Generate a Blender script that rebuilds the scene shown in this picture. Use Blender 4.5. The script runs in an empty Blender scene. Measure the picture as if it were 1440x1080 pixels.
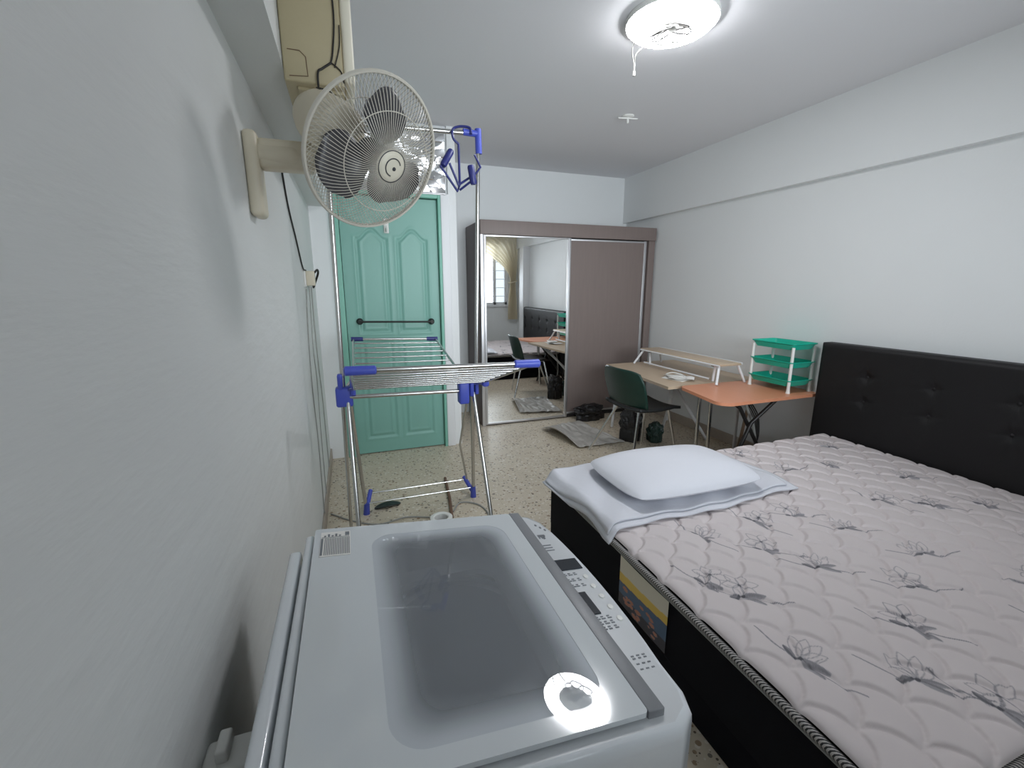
import bpy, bmesh, math, random
import numpy as np
from mathutils import Vector, Matrix

S = bpy.context.scene
COL = S.collection
PI = math.pi

# ------------------------------------------------------------------ camera
cam_d = bpy.data.cameras.new('camera')
cam_d.sensor_width = 36.0
cam_d.lens = 623.3 / 1440 * 36
cam_d.clip_start = 0.02
cam = bpy.data.objects.new('camera', cam_d)
COL.objects.link(cam)
YAW, PIT = 0.347, 0.216
F = Vector((math.sin(YAW)*math.cos(PIT), math.cos(YAW)*math.cos(PIT), -math.sin(PIT)))
R = Vector((math.cos(YAW), -math.sin(YAW), 0))
U = R.cross(F)
M = Matrix((R, U, -F)).transposed().to_4x4()
M.translation = Vector((0.231, 0.0, 1.384))
cam.matrix_world = M
S.camera = cam

# ------------------------------------------------------------------ light
world = bpy.data.worlds.new('world'); S.world = world
world.use_nodes = True
bgn = world.node_tree.nodes['Background']
bgn.inputs[0].default_value = (0.80, 0.90, 1.0, 1)
bgn.inputs[1].default_value = 0.95

def area(name, loc, rot, sx, sy, power, color, shape='RECTANGLE'):
    l = bpy.data.lights.new(name, 'AREA'); l.shape = shape; l.size = sx; l.size_y = sy
    l.energy = power; l.color = color
    o = bpy.data.objects.new(name, l); COL.objects.link(o); o.location = loc; o.rotation_euler = rot
    return o
# daylight coming through the window behind the camera
wl = area('window_daylight', (1.85, -0.62, 1.62), (PI/2, 0, 0), 2.3, 1.2, 24, (0.88, 0.94, 1.0))
wl.data.spread = math.radians(82)
# (the round ceiling lamp lights the room from its own glowing plate, in its builder below)

S.view_settings.view_transform = 'Standard'
S.view_settings.look = 'None'
S.view_settings.gamma = 1
S.view_settings.use_curve_mapping = False
S.view_settings.exposure = 0.52
try:
    S.cycles.max_bounces = 10; S.cycles.diffuse_bounces = 6; S.cycles.glossy_bounces = 5
    S.cycles.transparent_max_bounces = 16; S.cycles.use_denoising = True
    S.cycles.sample_clamp_indirect = 4
except Exception:
    pass

# ------------------------------------------------------------------ materials
def srgb(r, g, b):
    f = lambda c: (c/255/12.92) if c/255 <= 0.04045 else ((c/255+0.055)/1.055)**2.4
    return (f(r), f(g), f(b), 1)

def mat(name, col, rough=0.5, metal=0.0, noise=None, bump=None, coat=0.0, spec=None, emit=None, sheen=0):
    m = bpy.data.materials.new(name); m.use_nodes = True
    nt = m.node_tree; p = nt.nodes['Principled BSDF']
    p.inputs['Base Color'].default_value = col
    p.inputs['Roughness'].default_value = rough
    p.inputs['Metallic'].default_value = metal
    p.inputs['Coat Weight'].default_value = coat
    if spec is not None: p.inputs['Specular IOR Level'].default_value = spec
    if sheen: p.inputs['Sheen Weight'].default_value = sheen
    if emit:
        p.inputs['Emission Color'].default_value = emit[0]; p.inputs['Emission Strength'].default_value = emit[1]
    tc = nt.nodes.new('ShaderNodeTexCoord')
    if noise:   # (scale, amount, stretch)
        sc, am = noise[0], noise[1]; st = noise[2] if len(noise) > 2 else (1, 1, 1)
        mp = nt.nodes.new('ShaderNodeMapping'); mp.inputs['Scale'].default_value = st
        nz = nt.nodes.new('ShaderNodeTexNoise'); nz.inputs['Scale'].default_value = sc; nz.inputs['Detail'].default_value = 5
        nt.links.new(tc.outputs['Object'], mp.inputs[0]); nt.links.new(mp.outputs[0], nz.inputs['Vector'])
        mx = nt.nodes.new('ShaderNodeMix'); mx.data_type = 'RGBA'
        mx.inputs['A'].default_value = tuple(c*(1-am) for c in col[:3])+(1,)
        mx.inputs['B'].default_value = tuple(min(1, c*(1+am)) for c in col[:3])+(1,)
        nt.links.new(nz.outputs['Fac'], mx.inputs['Factor']); nt.links.new(mx.outputs['Result'], p.inputs['Base Color'])
    if bump:    # (scale, strength, distance, stretch)
        mp = nt.nodes.new('ShaderNodeMapping'); mp.inputs['Scale'].default_value = bump[3] if len(bump) > 3 else (1, 1, 1)
        nz = nt.nodes.new('ShaderNodeTexNoise'); nz.inputs['Scale'].default_value = bump[0]; nz.inputs['Detail'].default_value = 6
        bp = nt.nodes.new('ShaderNodeBump'); bp.inputs['Strength'].default_value = bump[1]; bp.inputs['Distance'].default_value = bump[2]
        nt.links.new(tc.outputs['Object'], mp.inputs[0]); nt.links.new(mp.outputs[0], nz.inputs['Vector'])
        nt.links.new(nz.outputs['Fac'], bp.inputs['Height']); nt.links.new(bp.outputs[0], p.inputs['Normal'])
    return m

def glass_mat(name, tint=(1, 1, 1, 1), milk=0.0, milk_col=(0.8, 0.8, 0.8, 1), rough=0.0, ior=1.5):
    m = bpy.data.materials.new(name); m.use_nodes = True
    nt = m.node_tree; nt.nodes.clear()
    out = nt.nodes.new('ShaderNodeOutputMaterial')
    tr = nt.nodes.new('ShaderNodeBsdfTransparent'); tr.inputs[0].default_value = tint
    gl = nt.nodes.new('ShaderNodeBsdfGlossy'); gl.inputs['Roughness'].default_value = rough
    fr = nt.nodes.new('ShaderNodeFresnel'); fr.inputs[0].default_value = ior
    mx = nt.nodes.new('ShaderNodeMixShader')
    src = tr
    if milk:
        df = nt.nodes.new('ShaderNodeBsdfDiffuse'); df.inputs[0].default_value = milk_col
        m0 = nt.nodes.new('ShaderNodeMixShader'); m0.inputs[0].default_value = milk
        nt.links.new(tr.outputs[0], m0.inputs[1]); nt.links.new(df.outputs[0], m0.inputs[2]); src = m0
    nt.links.new(fr.outputs[0], mx.inputs[0]); nt.links.new(src.outputs[0], mx.inputs[1]); nt.links.new(gl.outputs[0], mx.inputs[2])
    nt.links.new(mx.outputs[0], out.inputs[0])
    return m

def terrazzo():
    m = bpy.data.materials.new('terrazzo'); m.use_nodes = True
    nt = m.node_tree; p = nt.nodes['Principled BSDF']; p.inputs['Roughness'].default_value = 0.38
    tc = nt.nodes.new('ShaderNodeTexCoord')
    base = srgb(190, 178, 160)
    prev = None
    nz = nt.nodes.new('ShaderNodeTexNoise'); nz.inputs['Scale'].default_value = 3
    mx = nt.nodes.new('ShaderNodeMix'); mx.data_type = 'RGBA'
    mx.inputs['A'].default_value = srgb(190, 178, 158); mx.inputs['B'].default_value = srgb(206, 194, 174)
    nt.links.new(tc.outputs['Object'], nz.inputs['Vector']); nt.links.new(nz.outputs['Fac'], mx.inputs['Factor'])
    prev = mx.outputs['Result']
    for sc, thr, chip, seed in ((55, 0.30, srgb(214, 206, 194), 0), (42, 0.22, srgb(150, 128, 104), 7.3), (48, 0.17, srgb(96, 84, 72), 3.1), (30, 0.16, srgb(120, 110, 100), 11.7), (90, 0.14, srgb(88, 78, 68), 5.5)):
        mp = nt.nodes.new('ShaderNodeMapping'); mp.inputs['Location'].default_value = (seed, seed*1.7, 0)
        vo = nt.nodes.new('ShaderNodeTexVoronoi'); vo.inputs['Scale'].default_value = sc
        nt.links.new(tc.outputs['Object'], mp.inputs[0]); nt.links.new(mp.outputs[0], vo.inputs['Vector'])
        # only some cells carry a chip
        sep = nt.nodes.new('ShaderNodeSeparateColor'); nt.links.new(vo.outputs['Color'], sep.inputs[0])
        g = nt.nodes.new('ShaderNodeMath'); g.operation = 'MULTIPLY'; g.inputs[1].default_value = thr*2.0
        nt.links.new(sep.outputs[0], g.inputs[0])
        lt = nt.nodes.new('ShaderNodeMath'); lt.operation = 'LESS_THAN'
        nt.links.new(vo.outputs['Distance'], lt.inputs[0]); nt.links.new(g.outputs[0], lt.inputs[1])
        pick = nt.nodes.new('ShaderNodeMath'); pick.operation = 'GREATER_THAN'; pick.inputs[1].default_value = 0.55
        nt.links.new(sep.outputs[1], pick.inputs[0])
        mu = nt.nodes.new('ShaderNodeMath'); mu.operation = 'MULTIPLY'
        nt.links.new(lt.outputs[0], mu.inputs[0]); nt.links.new(pick.outputs[0], mu.inputs[1])
        mm = nt.nodes.new('ShaderNodeMix'); mm.data_type = 'RGBA'; mm.inputs['B'].default_value = chip
        nt.links.new(mu.outputs[0], mm.inputs['Factor']); nt.links.new(prev, mm.inputs['A']); prev = mm.outputs['Result']
    nt.links.new(prev, p.inputs['Base Color'])
    return m

def wood(name, c1, c2, rough=0.45, axis='Y', scale=6):
    m = bpy.data.materials.new(name); m.use_nodes = True
    nt = m.node_tree; p = nt.nodes['Principled BSDF']; p.inputs['Roughness'].default_value = rough
    tc = nt.nodes.new('ShaderNodeTexCoord'); mp = nt.nodes.new('ShaderNodeMapping')
    mp.inputs['Scale'].default_value = {'X': (0.6, 9, 9), 'Y': (9, 0.6, 9), 'Z': (9, 9, 0.6)}[axis]
    nz = nt.nodes.new('ShaderNodeTexNoise'); nz.inputs['Scale'].default_value = scale; nz.inputs['Detail'].default_value = 8; nz.inputs['Distortion'].default_value = 0.6
    mx = nt.nodes.new('ShaderNodeMix'); mx.data_type = 'RGBA'; mx.inputs['A'].default_value = c1; mx.inputs['B'].default_value = c2
    nt.links.new(tc.outputs['Object'], mp.inputs[0]); nt.links.new(mp.outputs[0], nz.inputs['Vector'])
    nt.links.new(nz.outputs['Fac'], mx.inputs['Factor']); nt.links.new(mx.outputs['Result'], p.inputs['Base Color'])
    return m

def attr_mix(name, stops, attr, rough=0.7, bump=None):
    """base colour from a float point attribute through a colour ramp (printed pattern)"""
    m = mat(name, stops[0][1], rough, bump=bump)
    nt = m.node_tree; p = nt.nodes['Principled BSDF']
    at = nt.nodes.new('ShaderNodeAttribute'); at.attribute_name = attr
    rp = nt.nodes.new('ShaderNodeValToRGB')
    els = rp.color_ramp.elements
    els[0].position, els[0].color = stops[0]; els[1].position, els[1].color = stops[-1]
    for pos, c in stops[1:-1]:
        e = els.new(pos); e.color = c
    nt.links.new(at.outputs['Fac'], rp.inputs[0]); nt.links.new(rp.outputs[0], p.inputs['Base Color'])
    return m

MAT = {}
MAT['wall'] = mat('wall_paint', srgb(226, 228, 228), 0.75, noise=(1.5, 0.02), bump=(90, 0.12, 0.004))
MAT['plaster'] = mat('wall_plaster', srgb(220, 222, 221), 0.6, noise=(2.2, 0.03), bump=(9, 0.3, 0.012, (1, 0.5, 2.2)))
MAT['ceil'] = mat('ceiling_paint', srgb(226, 226, 229), 0.8, noise=(1.2, 0.02), bump=(60, 0.08, 0.004))
MAT['floor'] = terrazzo()
MAT['skirt'] = mat('skirting', srgb(168, 156, 144), 0.5, noise=(30, 0.12))
MAT['white'] = mat('white_paint', srgb(225, 226, 228), 0.45)
MAT['whitegloss'] = mat('white_gloss', srgb(222, 226, 230), 0.22, coat=0.4)
MAT['whiteplastic'] = mat('white_plastic', srgb(226, 226, 222), 0.35)
MAT['teal'] = mat('teal_paint', srgb(124, 173, 161), 0.42, noise=(1.4, 0.05), bump=(30, 0.08, 0.003))
MAT['tealdark'] = mat('teal_frame', srgb(126, 184, 166), 0.5)
MAT['steel'] = mat('steel', srgb(196, 196, 194), 0.24, 1.0)
MAT['chrome'] = mat('chrome', srgb(214, 214, 214), 0.16, 1.0)
MAT['alu'] = mat('aluminium', srgb(206, 206, 208), 0.36, 0.9)
MAT['dark'] = mat('dark_metal', srgb(52, 50, 50), 0.4, 0.4)
MAT['blue'] = mat('blue_plastic', srgb(70, 84, 182), 0.4)
MAT['navy'] = mat('navy_plastic', srgb(40, 46, 112), 0.4)
MAT['beige'] = mat('beige_plastic', srgb(212, 203, 182), 0.45)
MAT['acbeige'] = mat('aged_plastic', srgb(178, 166, 134), 0.5, noise=(3, 0.05))
MAT['accream'] = mat('cream_plastic', srgb(222, 216, 198), 0.45)
MAT['taupe'] = wood('taupe_laminate', srgb(126, 113, 108), srgb(116, 103, 99), 0.5, 'Z', 5)
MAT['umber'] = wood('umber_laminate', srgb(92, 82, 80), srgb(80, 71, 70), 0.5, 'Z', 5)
MAT['mirror'] = mat('mirror_glass', (0.95, 0.96, 0.96, 1), 0.0, 1.0)
MAT['palewood'] = wood('pale_wood', srgb(200, 180, 156), srgb(184, 162, 138), 0.4, 'Y', 5)
MAT['orangewood'] = wood('orange_wood', srgb(218, 150, 116), srgb(206, 136, 103), 0.35, 'Y', 4)
MAT['leather'] = mat('black_leather', srgb(21, 19, 21), 0.55, spec=0.35, bump=(220, 0.25, 0.002))
MAT['navyfabric'] = mat('navy_fabric', srgb(9, 10, 18), 0.85, bump=(500, 0.3, 0.001), spec=0.2)
MAT['green'] = mat('green_plastic', srgb(13, 48, 40), 0.45)
MAT['blackseat'] = mat('black_seat', srgb(22, 24, 25), 0.55)
MAT['teal2'] = mat('basket_plastic', srgb(22, 176, 150), 0.35)
MAT['sheet'] = mat('white_sheet', srgb(208, 209, 216), 0.85, bump=(40, 0.25, 0.006))
MAT['pillow'] = mat('white_cotton', srgb(210, 211, 218), 0.85, bump=(26, 0.2, 0.006))
MAT['cable'] = mat('dark_cable', srgb(30, 28, 26), 0.5)
MAT['greycable'] = mat('grey_cable', srgb(150, 150, 146), 0.5)
MAT['glass'] = glass_mat('window_glass', (0.97, 0.98, 0.98, 1))
MAT['lidglass'] = glass_mat('lid_glass', (0.94, 0.95, 0.97, 1), 0.06, (0.60, 0.64, 0.68, 1), 0.0, 1.5)
def _frit(m):
    nt = m.node_tree; at = nt.nodes.new('ShaderNodeAttribute'); at.attribute_name = 'frit'
    mr = nt.nodes.new('ShaderNodeMapRange'); mr.inputs['To Min'].default_value = 0.26; mr.inputs['To Max'].default_value = 0.92
    nt.links.new(at.outputs['Fac'], mr.inputs['Value'])
    for n_ in nt.nodes:
        if n_.type == 'MIX_SHADER' and not n_.inputs[0].is_linked: nt.links.new(mr.outputs[0], n_.inputs[0])
_frit(MAT['lidglass'])
MAT['lidwhite'] = mat('lid_white_glass', srgb(214, 219, 222), 0.08, coat=0.6)
MAT['curtain'] = mat('beige_curtain', srgb(238, 232, 216), 0.9, bump=(300, 0.2, 0.001))
MAT['curtain'].node_tree.nodes['Principled BSDF'].inputs['Subsurface Weight'].default_value = 0.0
def _cloth(m):
    nt = m.node_tree; p = nt.nodes['Principled BSDF']; out = nt.nodes['Material Output']
    tl = nt.nodes.new('ShaderNodeBsdfTranslucent'); tl.inputs[0].default_value = srgb(240, 232, 212)
    mx = nt.nodes.new('ShaderNodeMixShader'); mx.inputs[0].default_value = 0.5
    nt.links.new(p.outputs[0], mx.inputs[1]); nt.links.new(tl.outputs[0], mx.inputs[2]); nt.links.new(mx.outputs[0], out.inputs[0])
_cloth(MAT['curtain'])
MAT['drum'] = mat('drum_steel', srgb(206, 210, 218), 0.4, 0.25)
MAT['tub'] = mat('tub_plastic', srgb(206, 210, 216), 0.4)
MAT['greystrip'] = mat('grey_strip', srgb(128, 130, 134), 0.4, bump=(260, 0.2, 0.001))
MAT['panel'] = mat('control_panel', srgb(206, 209, 212), 0.3, coat=0.3)
MAT['display'] = mat('display', srgb(40, 46, 54), 0.15)
MAT['print'] = mat('grey_print', srgb(120, 124, 130), 0.5)
MAT['printdark'] = mat('dark_print', srgb(60, 62, 66), 0.5)
MAT['foil'] = mat('foil', srgb(218, 218, 220), 0.2, 1.0)
MAT['fangrille'] = mat('fan_wire', srgb(205, 200, 188), 0.4)
MAT['blade'] = mat('fan_blade', srgb(74, 73, 76), 0.3)
MAT['ledglow'] = mat('led_glow', (1, 1, 1, 1), 0.5, emit=((0.96, 0.97, 1.0, 1), 39.0))
MAT['plasticbag'] = mat('crumpled_plastic', srgb(176, 172, 166), 0.3, noise=(9, 0.1), bump=(24, 0.5, 0.01, (1, 4, 1)))
MAT['blackbag'] = mat('black_bag', srgb(26, 24, 25), 0.35, bump=(18, 0.6, 0.02))
MAT['greenbag'] = mat('dark_green_bag', srgb(34, 54, 48), 0.4, bump=(22, 0.6, 0.015))
MAT['cardboard'] = mat('brown_board', srgb(112, 90, 70), 0.75, noise=(8, 0.2))
MAT['rod'] = mat('brown_rod', srgb(112, 84, 66), 0.6)
MAT['paper'] = mat('paper', srgb(232, 230, 226), 0.7)
MAT['red'] = mat('red_plastic', srgb(170, 50, 44), 0.4)

# ------------------------------------------------------------------ mesh helpers
class MB:
    def __init__(s): s.v = []; s.f = []; s.mi = []; s.cur = 0
    def add(s, vs, fs):
        b = len(s.v); s.v += [tuple(p) for p in vs]
        for f in fs: s.f.append([i+b for i in f]); s.mi.append(s.cur)
        return s
    def box(s, x0, x1, y0, y1, z0, z1, bev=0.0, rot=None, at=None):
        bm = bmesh.new(); bmesh.ops.create_cube(bm, size=1)
        for v in bm.verts:
            v.co = Vector(((x0+x1)/2 + v.co.x*(x1-x0), (y0+y1)/2 + v.co.y*(y1-y0), (z0+z1)/2 + v.co.z*(z1-z0)))
        if bev > 0:
            bmesh.ops.bevel(bm, geom=bm.edges[:], offset=min(bev, 0.49*min(abs(x1-x0), abs(y1-y0), abs(z1-z0))), segments=3, profile=0.5, affect='EDGES')
        return s.bm(bm, rot, at)
    def bm(s, bm, rot=None, at=None):
        bm.verts.index_update(); vs = []
        for v in bm.verts:
            p = v.co.copy()
            if rot is not None: p = rot @ p
            if at is not None: p = p + Vector(at)
            vs.append(p)
        s.add(vs, [[v.index for v in f.verts] for f in bm.faces]); bm.free(); return s
    def tube(s, pts, r, n=8, closed=False, cap=True):
        P = [Vector(p) for p in pts]; N = len(P)
        rs = r if isinstance(r, (list, tuple)) else [r]*N
        vs = []; prev = None
        for i in range(N):
            if closed: t = (P[(i+1) % N]-P[i-1])
            else: t = (P[min(i+1, N-1)]-P[max(i-1, 0)])
            t.normalize()
            if prev is None:
                a = Vector((0, 0, 1)) if abs(t.z) < 0.9 else Vector((1, 0, 0))
                u = t.cross(a).normalized()
            else:
                u = (prev - t*prev.dot(t))
                u = u.normalized() if u.length > 1e-6 else t.orthogonal().normalized()
            prev = u; w = t.cross(u)
            for k in range(n):
                a = 2*PI*k/n; vs.append(P[i]+(u*math.cos(a)+w*math.sin(a))*rs[i])
        fs = []
        for i in range(N if closed else N-1):
            j = (i+1) % N
            for k in range(n): fs.append([i*n+k, i*n+(k+1) % n, j*n+(k+1) % n, j*n+k])
        if cap and not closed:
            fs.append(list(range(n))[::-1]); fs.append([(N-1)*n+k for k in range(n)])
        return s.add(vs, fs)
    def lathe(s, prof, n=32, M=None, close=False):
        """prof: list of (r, z) along local z"""
        vs = []; fs = []
        for r, z in prof:
            for k in range(n):
                a = 2*PI*k/n; p = Vector((r*math.cos(a), r*math.sin(a), z)); vs.append(M @ p if M is not None else p)
        m = len(prof)
        for i in range(m if close else m-1):
            j = (i+1) % m
            for k in range(n): fs.append([i*n+k, i*n+(k+1) % n, j*n+(k+1) % n, j*n+k])
        return s.add(vs, fs)
    def prism(s, poly, z0, z1, M=None):
        n = len(poly)
        vs = [Vector((x, y, z0)) for x, y in poly]+[Vector((x, y, z1)) for x, y in poly]
        if M is not None: vs = [M @ p for p in vs]
        fs = [list(range(n))[::-1], [n+i for i in range(n)]]+[[i, (i+1) % n, n+(i+1) % n, n+i] for i in range(n)]
        return s.add(vs, fs)
    def grid(s, nx, ny, fn):
        vs = [fn(i/(nx-1), j/(ny-1)) for j in range(ny) for i in range(nx)]
        fs = [[j*nx+i, j*nx+i+1, (j+1)*nx+i+1, (j+1)*nx+i] for j in range(ny-1) for i in range(nx-1)]
        return s.add(vs, fs)
    def build(s, name, mats, parent=None, smooth=True, angle=40):
        me = bpy.data.meshes.new(name); me.from_pydata(s.v, [], s.f); 
        ml = mats if isinstance(mats, (list, tuple)) else [mats]
        for m in ml: me.materials.append(m)
        if len(ml) > 1:
            for p, k in zip(me.polygons, s.mi): p.material_index = k
        bm = bmesh.new(); bm.from_mesh(me); bmesh.ops.recalc_face_normals(bm, faces=bm.faces[:]); bm.to_mesh(me); bm.free()
        o = bpy.data.objects.new(name, me); COL.objects.link(o)
        if parent is not None: o.parent = parent
        if smooth:
            me.polygons.foreach_set('use_smooth', [True]*len(me.polygons))
            try: me.set_sharp_from_angle(angle=math.radians(angle))
            except Exception: pass
        return o

def bez(pts, n=10):
    """smooth polyline through points (Catmull-Rom)"""
    P = [Vector(p) for p in pts]; P = [P[0]*2-P[1]]+P+[P[-1]*2-P[-2]]; out = []
    for i in range(1, len(P)-2):
        for k in range(n):
            t = k/n; a, b, c, d = P[i-1:i+3]
            out.append(0.5*((2*b)+(c-a)*t+(2*a-5*b+4*c-d)*t*t+(3*b-a-3*c+d)*t**3))
    out.append(P[-2]); return out

def tag(o, label=None, cat=None, group=None, kind=None):
    if label: o['label'] = label
    if cat: o['category'] = cat
    if group: o['group'] = group
    if kind: o['kind'] = kind
    return o
def thing(name, label, cat, loc=(0, 0, 0), rz=0, group=None):
    o = bpy.data.objects.new(name, None); o.empty_display_size = 0.1; COL.objects.link(o)
    o.location = loc; o.rotation_euler = (0, 0, rz)
    return tag(o, label, cat, group)
def struct(o): o['kind'] = 'structure'; return o
def rrect(x0, x1, y0, y1, r, n=6):
    out = []
    for cx, cy, a0 in ((x1-r, y1-r, 0), (x0+r, y1-r, 90), (x0+r, y0+r, 180), (x1-r, y0+r, 270)):
        for k in range(n+1):
            a = math.radians(a0+90*k/n); out.append((cx+r*math.cos(a), cy+r*math.sin(a)))
    return out

W, H, YF, YD, YB = 3.37, 2.60, 4.72, 3.73, -0.35
# ================================================================== SETTING
struct(MB().box(-0.12, W+0.12, YB-0.15, YF+0.12, -0.08, 0).build('floor', MAT['floor'], smooth=False))
struct(MB().box(-0.12, W+0.12, YB-0.15, YF+0.12, H, H+0.08).build('ceiling', MAT['ceil'], smooth=False))
struct(MB().box(-0.12, 0, YB-0.15, YF, 0, H).build('wall_left', MAT['plaster'], smooth=False))
struct(MB().box(W, W+0.12, YB-0.15, YF, 0, H).build('wall_right', MAT['wall'], smooth=False))
struct(MB().box(-0.12, W+0.12, YF, YF+0.12, 0, H).build('wall_far', MAT['wall'], smooth=False))
# wall with the door opening (x 0.16..0.945), stepping forward of the far wall
DX0, DX1, DZ = 0.20, 0.945, 2.06
m = MB(); m.box(0, DX0-0.06, YD, YD+0.10, 0, H); m.box(DX1+0.09, 1.10, YD, YF, 0, H); m.box(DX0-0.06, DX1+0.09, YD+0.02, YD+0.10, DZ+0.04, H)
struct(m.build('wall_door', MAT['wall'], smooth=False))
# window wall behind the camera
WX0, WX1, WZ0, WZ1 = 0.75, 3.16, 1.03, 2.22
m = MB(); m.box(0, WX0, YB-0.12, YB, 0, H); m.box(WX1, W, YB-0.12, YB, 0, H); m.box(WX0, WX1, YB-0.12, YB, 0, WZ0); m.box(WX0, WX1, YB-0.12, YB, WZ1, H)
struct(m.build('wall_window', MAT['wall'], smooth=False))
# beams under the ceiling
struct(MB().box(W-0.05, W, YB, YF, 2.108, H).build('trim_1', MAT['wall'], smooth=False))
struct(MB().box(0, 0.11, YB, YD, 1.96, H).build('trim_2', MAT['plaster'], smooth=False))
struct(MB().box(W-0.13, W, 0.14, 0.34, 0, 2.108, 0.004).build('trim_3', MAT['white'], smooth=False))
struct(MB().box(0, 0.012, YB, YD, 0, 0.09, 0.002).build('baseboard_left', MAT['skirt'], smooth=False))
struct(MB().box(W-0.012, W, 0.36, YF, 0, 0.09, 0.002).build('baseboard_right', MAT['skirt'], smooth=False))
# window: frame, mullions, panes, grille
wn = struct(thing('window_1', None, None, (0, YB-0.06, 0)))
m = MB()
for a in ((WX0, WX0+0.05, WZ0, WZ1), (WX1-0.05, WX1, WZ0, WZ1), (WX0, WX1, WZ0, WZ0+0.05), (WX0, WX1, WZ1-0.05, WZ1)):
    m.box(a[0], a[1], -0.03, 0.03, a[2], a[3], 0.004)
for x in (1.49, 2.22, 2.90): m.box(x-0.03, x+0.03, -0.03, 0.03, WZ0, WZ1, 0.004)
m.build('window_frame', MAT['white'], wn)
for a, b in ((WX0+0.05, 1.46), (1.52, 2.19), (2.25, 2.87), (2.93, WX1-0.05)):
    MB().box(a, b, -0.004, 0.004, WZ0+0.05, WZ1-0.05).build('pane', MAT['glass'], wn, smooth=False)
m = MB()
z = WZ0+0.17
while z < WZ1-0.08:
    m.tube([(WX0, 0.045, z), (WX1, 0.045, z)], 0.006, 6); z += 0.165
m.build('grille', MAT['white'], wn)
struct(MB().box(WX0-0.03, WX1+0.03, YB-0.0, YB+0.045, WZ0-0.035, WZ0, 0.006).build('trim_4', MAT['white'], smooth=False))

# door with its frame
d = struct(thing('door_1', None, None, (0, YD, 0)))
m = MB(); m.box(DX0-0.06, DX0, -0.03, 0.06, 0, DZ+0.04, 0.006); m.box(DX0, DX1, -0.03, 0.06, DZ+0.002, DZ+0.04, 0.006); m.box(DX1, DX1+0.022, -0.03, 0.06, 0, DZ+0.04, 0.004)
m.build('door_frame', MAT['tealdark'], d)
m = MB(); m.box(DX1+0.022, DX1+0.092, -0.035, 0.06, 0, DZ+0.04, 0.006)
m.build('door_post', MAT['white'], d)
# door leaf as an embossed board
def leaf_depth(x, z, w, h):
    """signed distance to the moulded panels (x from 0..w, z from 0..h) -> relief"""
    best = 9
    for cx in (w*0.30, w*0.72):
        hw = w*0.145
        dx = abs(x-cx)-hw
        # top panel, arched (ogee) head
        t = min(1, abs(x-cx)/hw); head = h*0.845+0.075*(0.5+0.5*math.cos(PI*t))
        d1 = max(dx, z-head, h*0.50-z)
        d2 = max(dx, z-h*0.455, h*0.07-z)
        best = min(best, abs(d1), abs(d2)) if True else best
        for dd in (d1, d2):
            if dd < -0.035: best = min(best, 5)
    return -0.007*math.exp(-(best/0.011)**2)+0.0025*math.exp(-((best-0.024)/0.01)**2)
dw, dh = DX1-DX0-0.008, DZ-0.012
m = MB()
m.grid(120, 260, lambda u, v: (DX0+0.004+u*dw, 0.012-leaf_depth(u*dw, v*dh, dw, dh), 0.008+v*dh))
m.box(DX0+0.004, DX0+0.004+dw, 0.0195, 0.05, 0.008, 0.008+dh)
m.build('door_leaf', MAT['teal'], d, angle=60)
tb = MB(); zb = 1.107
tb.tube([(0.29, -0.03, zb+0.008), (0.875, -0.03, zb-0.006)], 0.007, 8)
tbo = tb.build('towel_bar', MAT['dark'], d)
for x, z in ((0.30, zb+0.008), (0.865, zb-0.006)):
    mm = MB(); mm.lathe([(0, -0.034), (0.012, -0.034), (0.016, -0.012), (0.024, -0.004), (0.026, 0), (0.026, 0.011)], 16, Matrix.Translation((x, 0, z)) @ Matrix.Rotation(PI/2, 4, 'X') @ Matrix.Scale(-1, 4, (0, 0, 1)))
    mm.build('bar_mount', MAT['dark'], tbo)
m = MB(); m.box(0.525, 0.563, 0.0, 0.012, 1.79, 1.90, 0.005); m.tube(bez([(0.544, 0.0, 1.83), (0.544, -0.03, 1.80), (0.544, -0.045, 1.825), (0.544, -0.045, 1.84)], 5), 0.006, 8); m.box(0.534, 0.554, -0.006, 0.002, 1.875, 1.89, 0.003)
m.build('coat_hook', MAT['whiteplastic'], d)

# ================================================================== FOIL PANEL above the door
rnd = random.Random(5)
npr = np.random.RandomState(3)
pts = npr.rand(120, 2); hh = npr.rand(120)*0.05; gx = npr.randn(120)*0.32; gy = npr.randn(120)*0.32
def foil(u, v):
    dd = (pts[:, 0]-u)**2*1.6+(pts[:, 1]-v)**2
    i = int(np.argmin(dd))
    z = gx[i]*(u-pts[i, 0])*0.16+gy[i]*(v-pts[i, 1])*0.16
    return (0.16+u*0.85, YD-0.028-0.012*math.sin(u*17)*math.sin(v*13)*0.5-z-0.006*hh[i]/0.05, DZ+0.035+v*0.46)
m = MB(); m.grid(110, 70, foil); m.box(0.16, 1.01, YD-0.005, YD, DZ+0.045, DZ+0.495)
m.box(0.16, 1.012, YD-0.035, YD-0.002, DZ+0.028, DZ+0.046, 0.003)
tag(m.build('foil_panel', MAT['foil'], angle=8), 'crumpled silver foil covering the panel above the teal door', 'foil')

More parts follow.
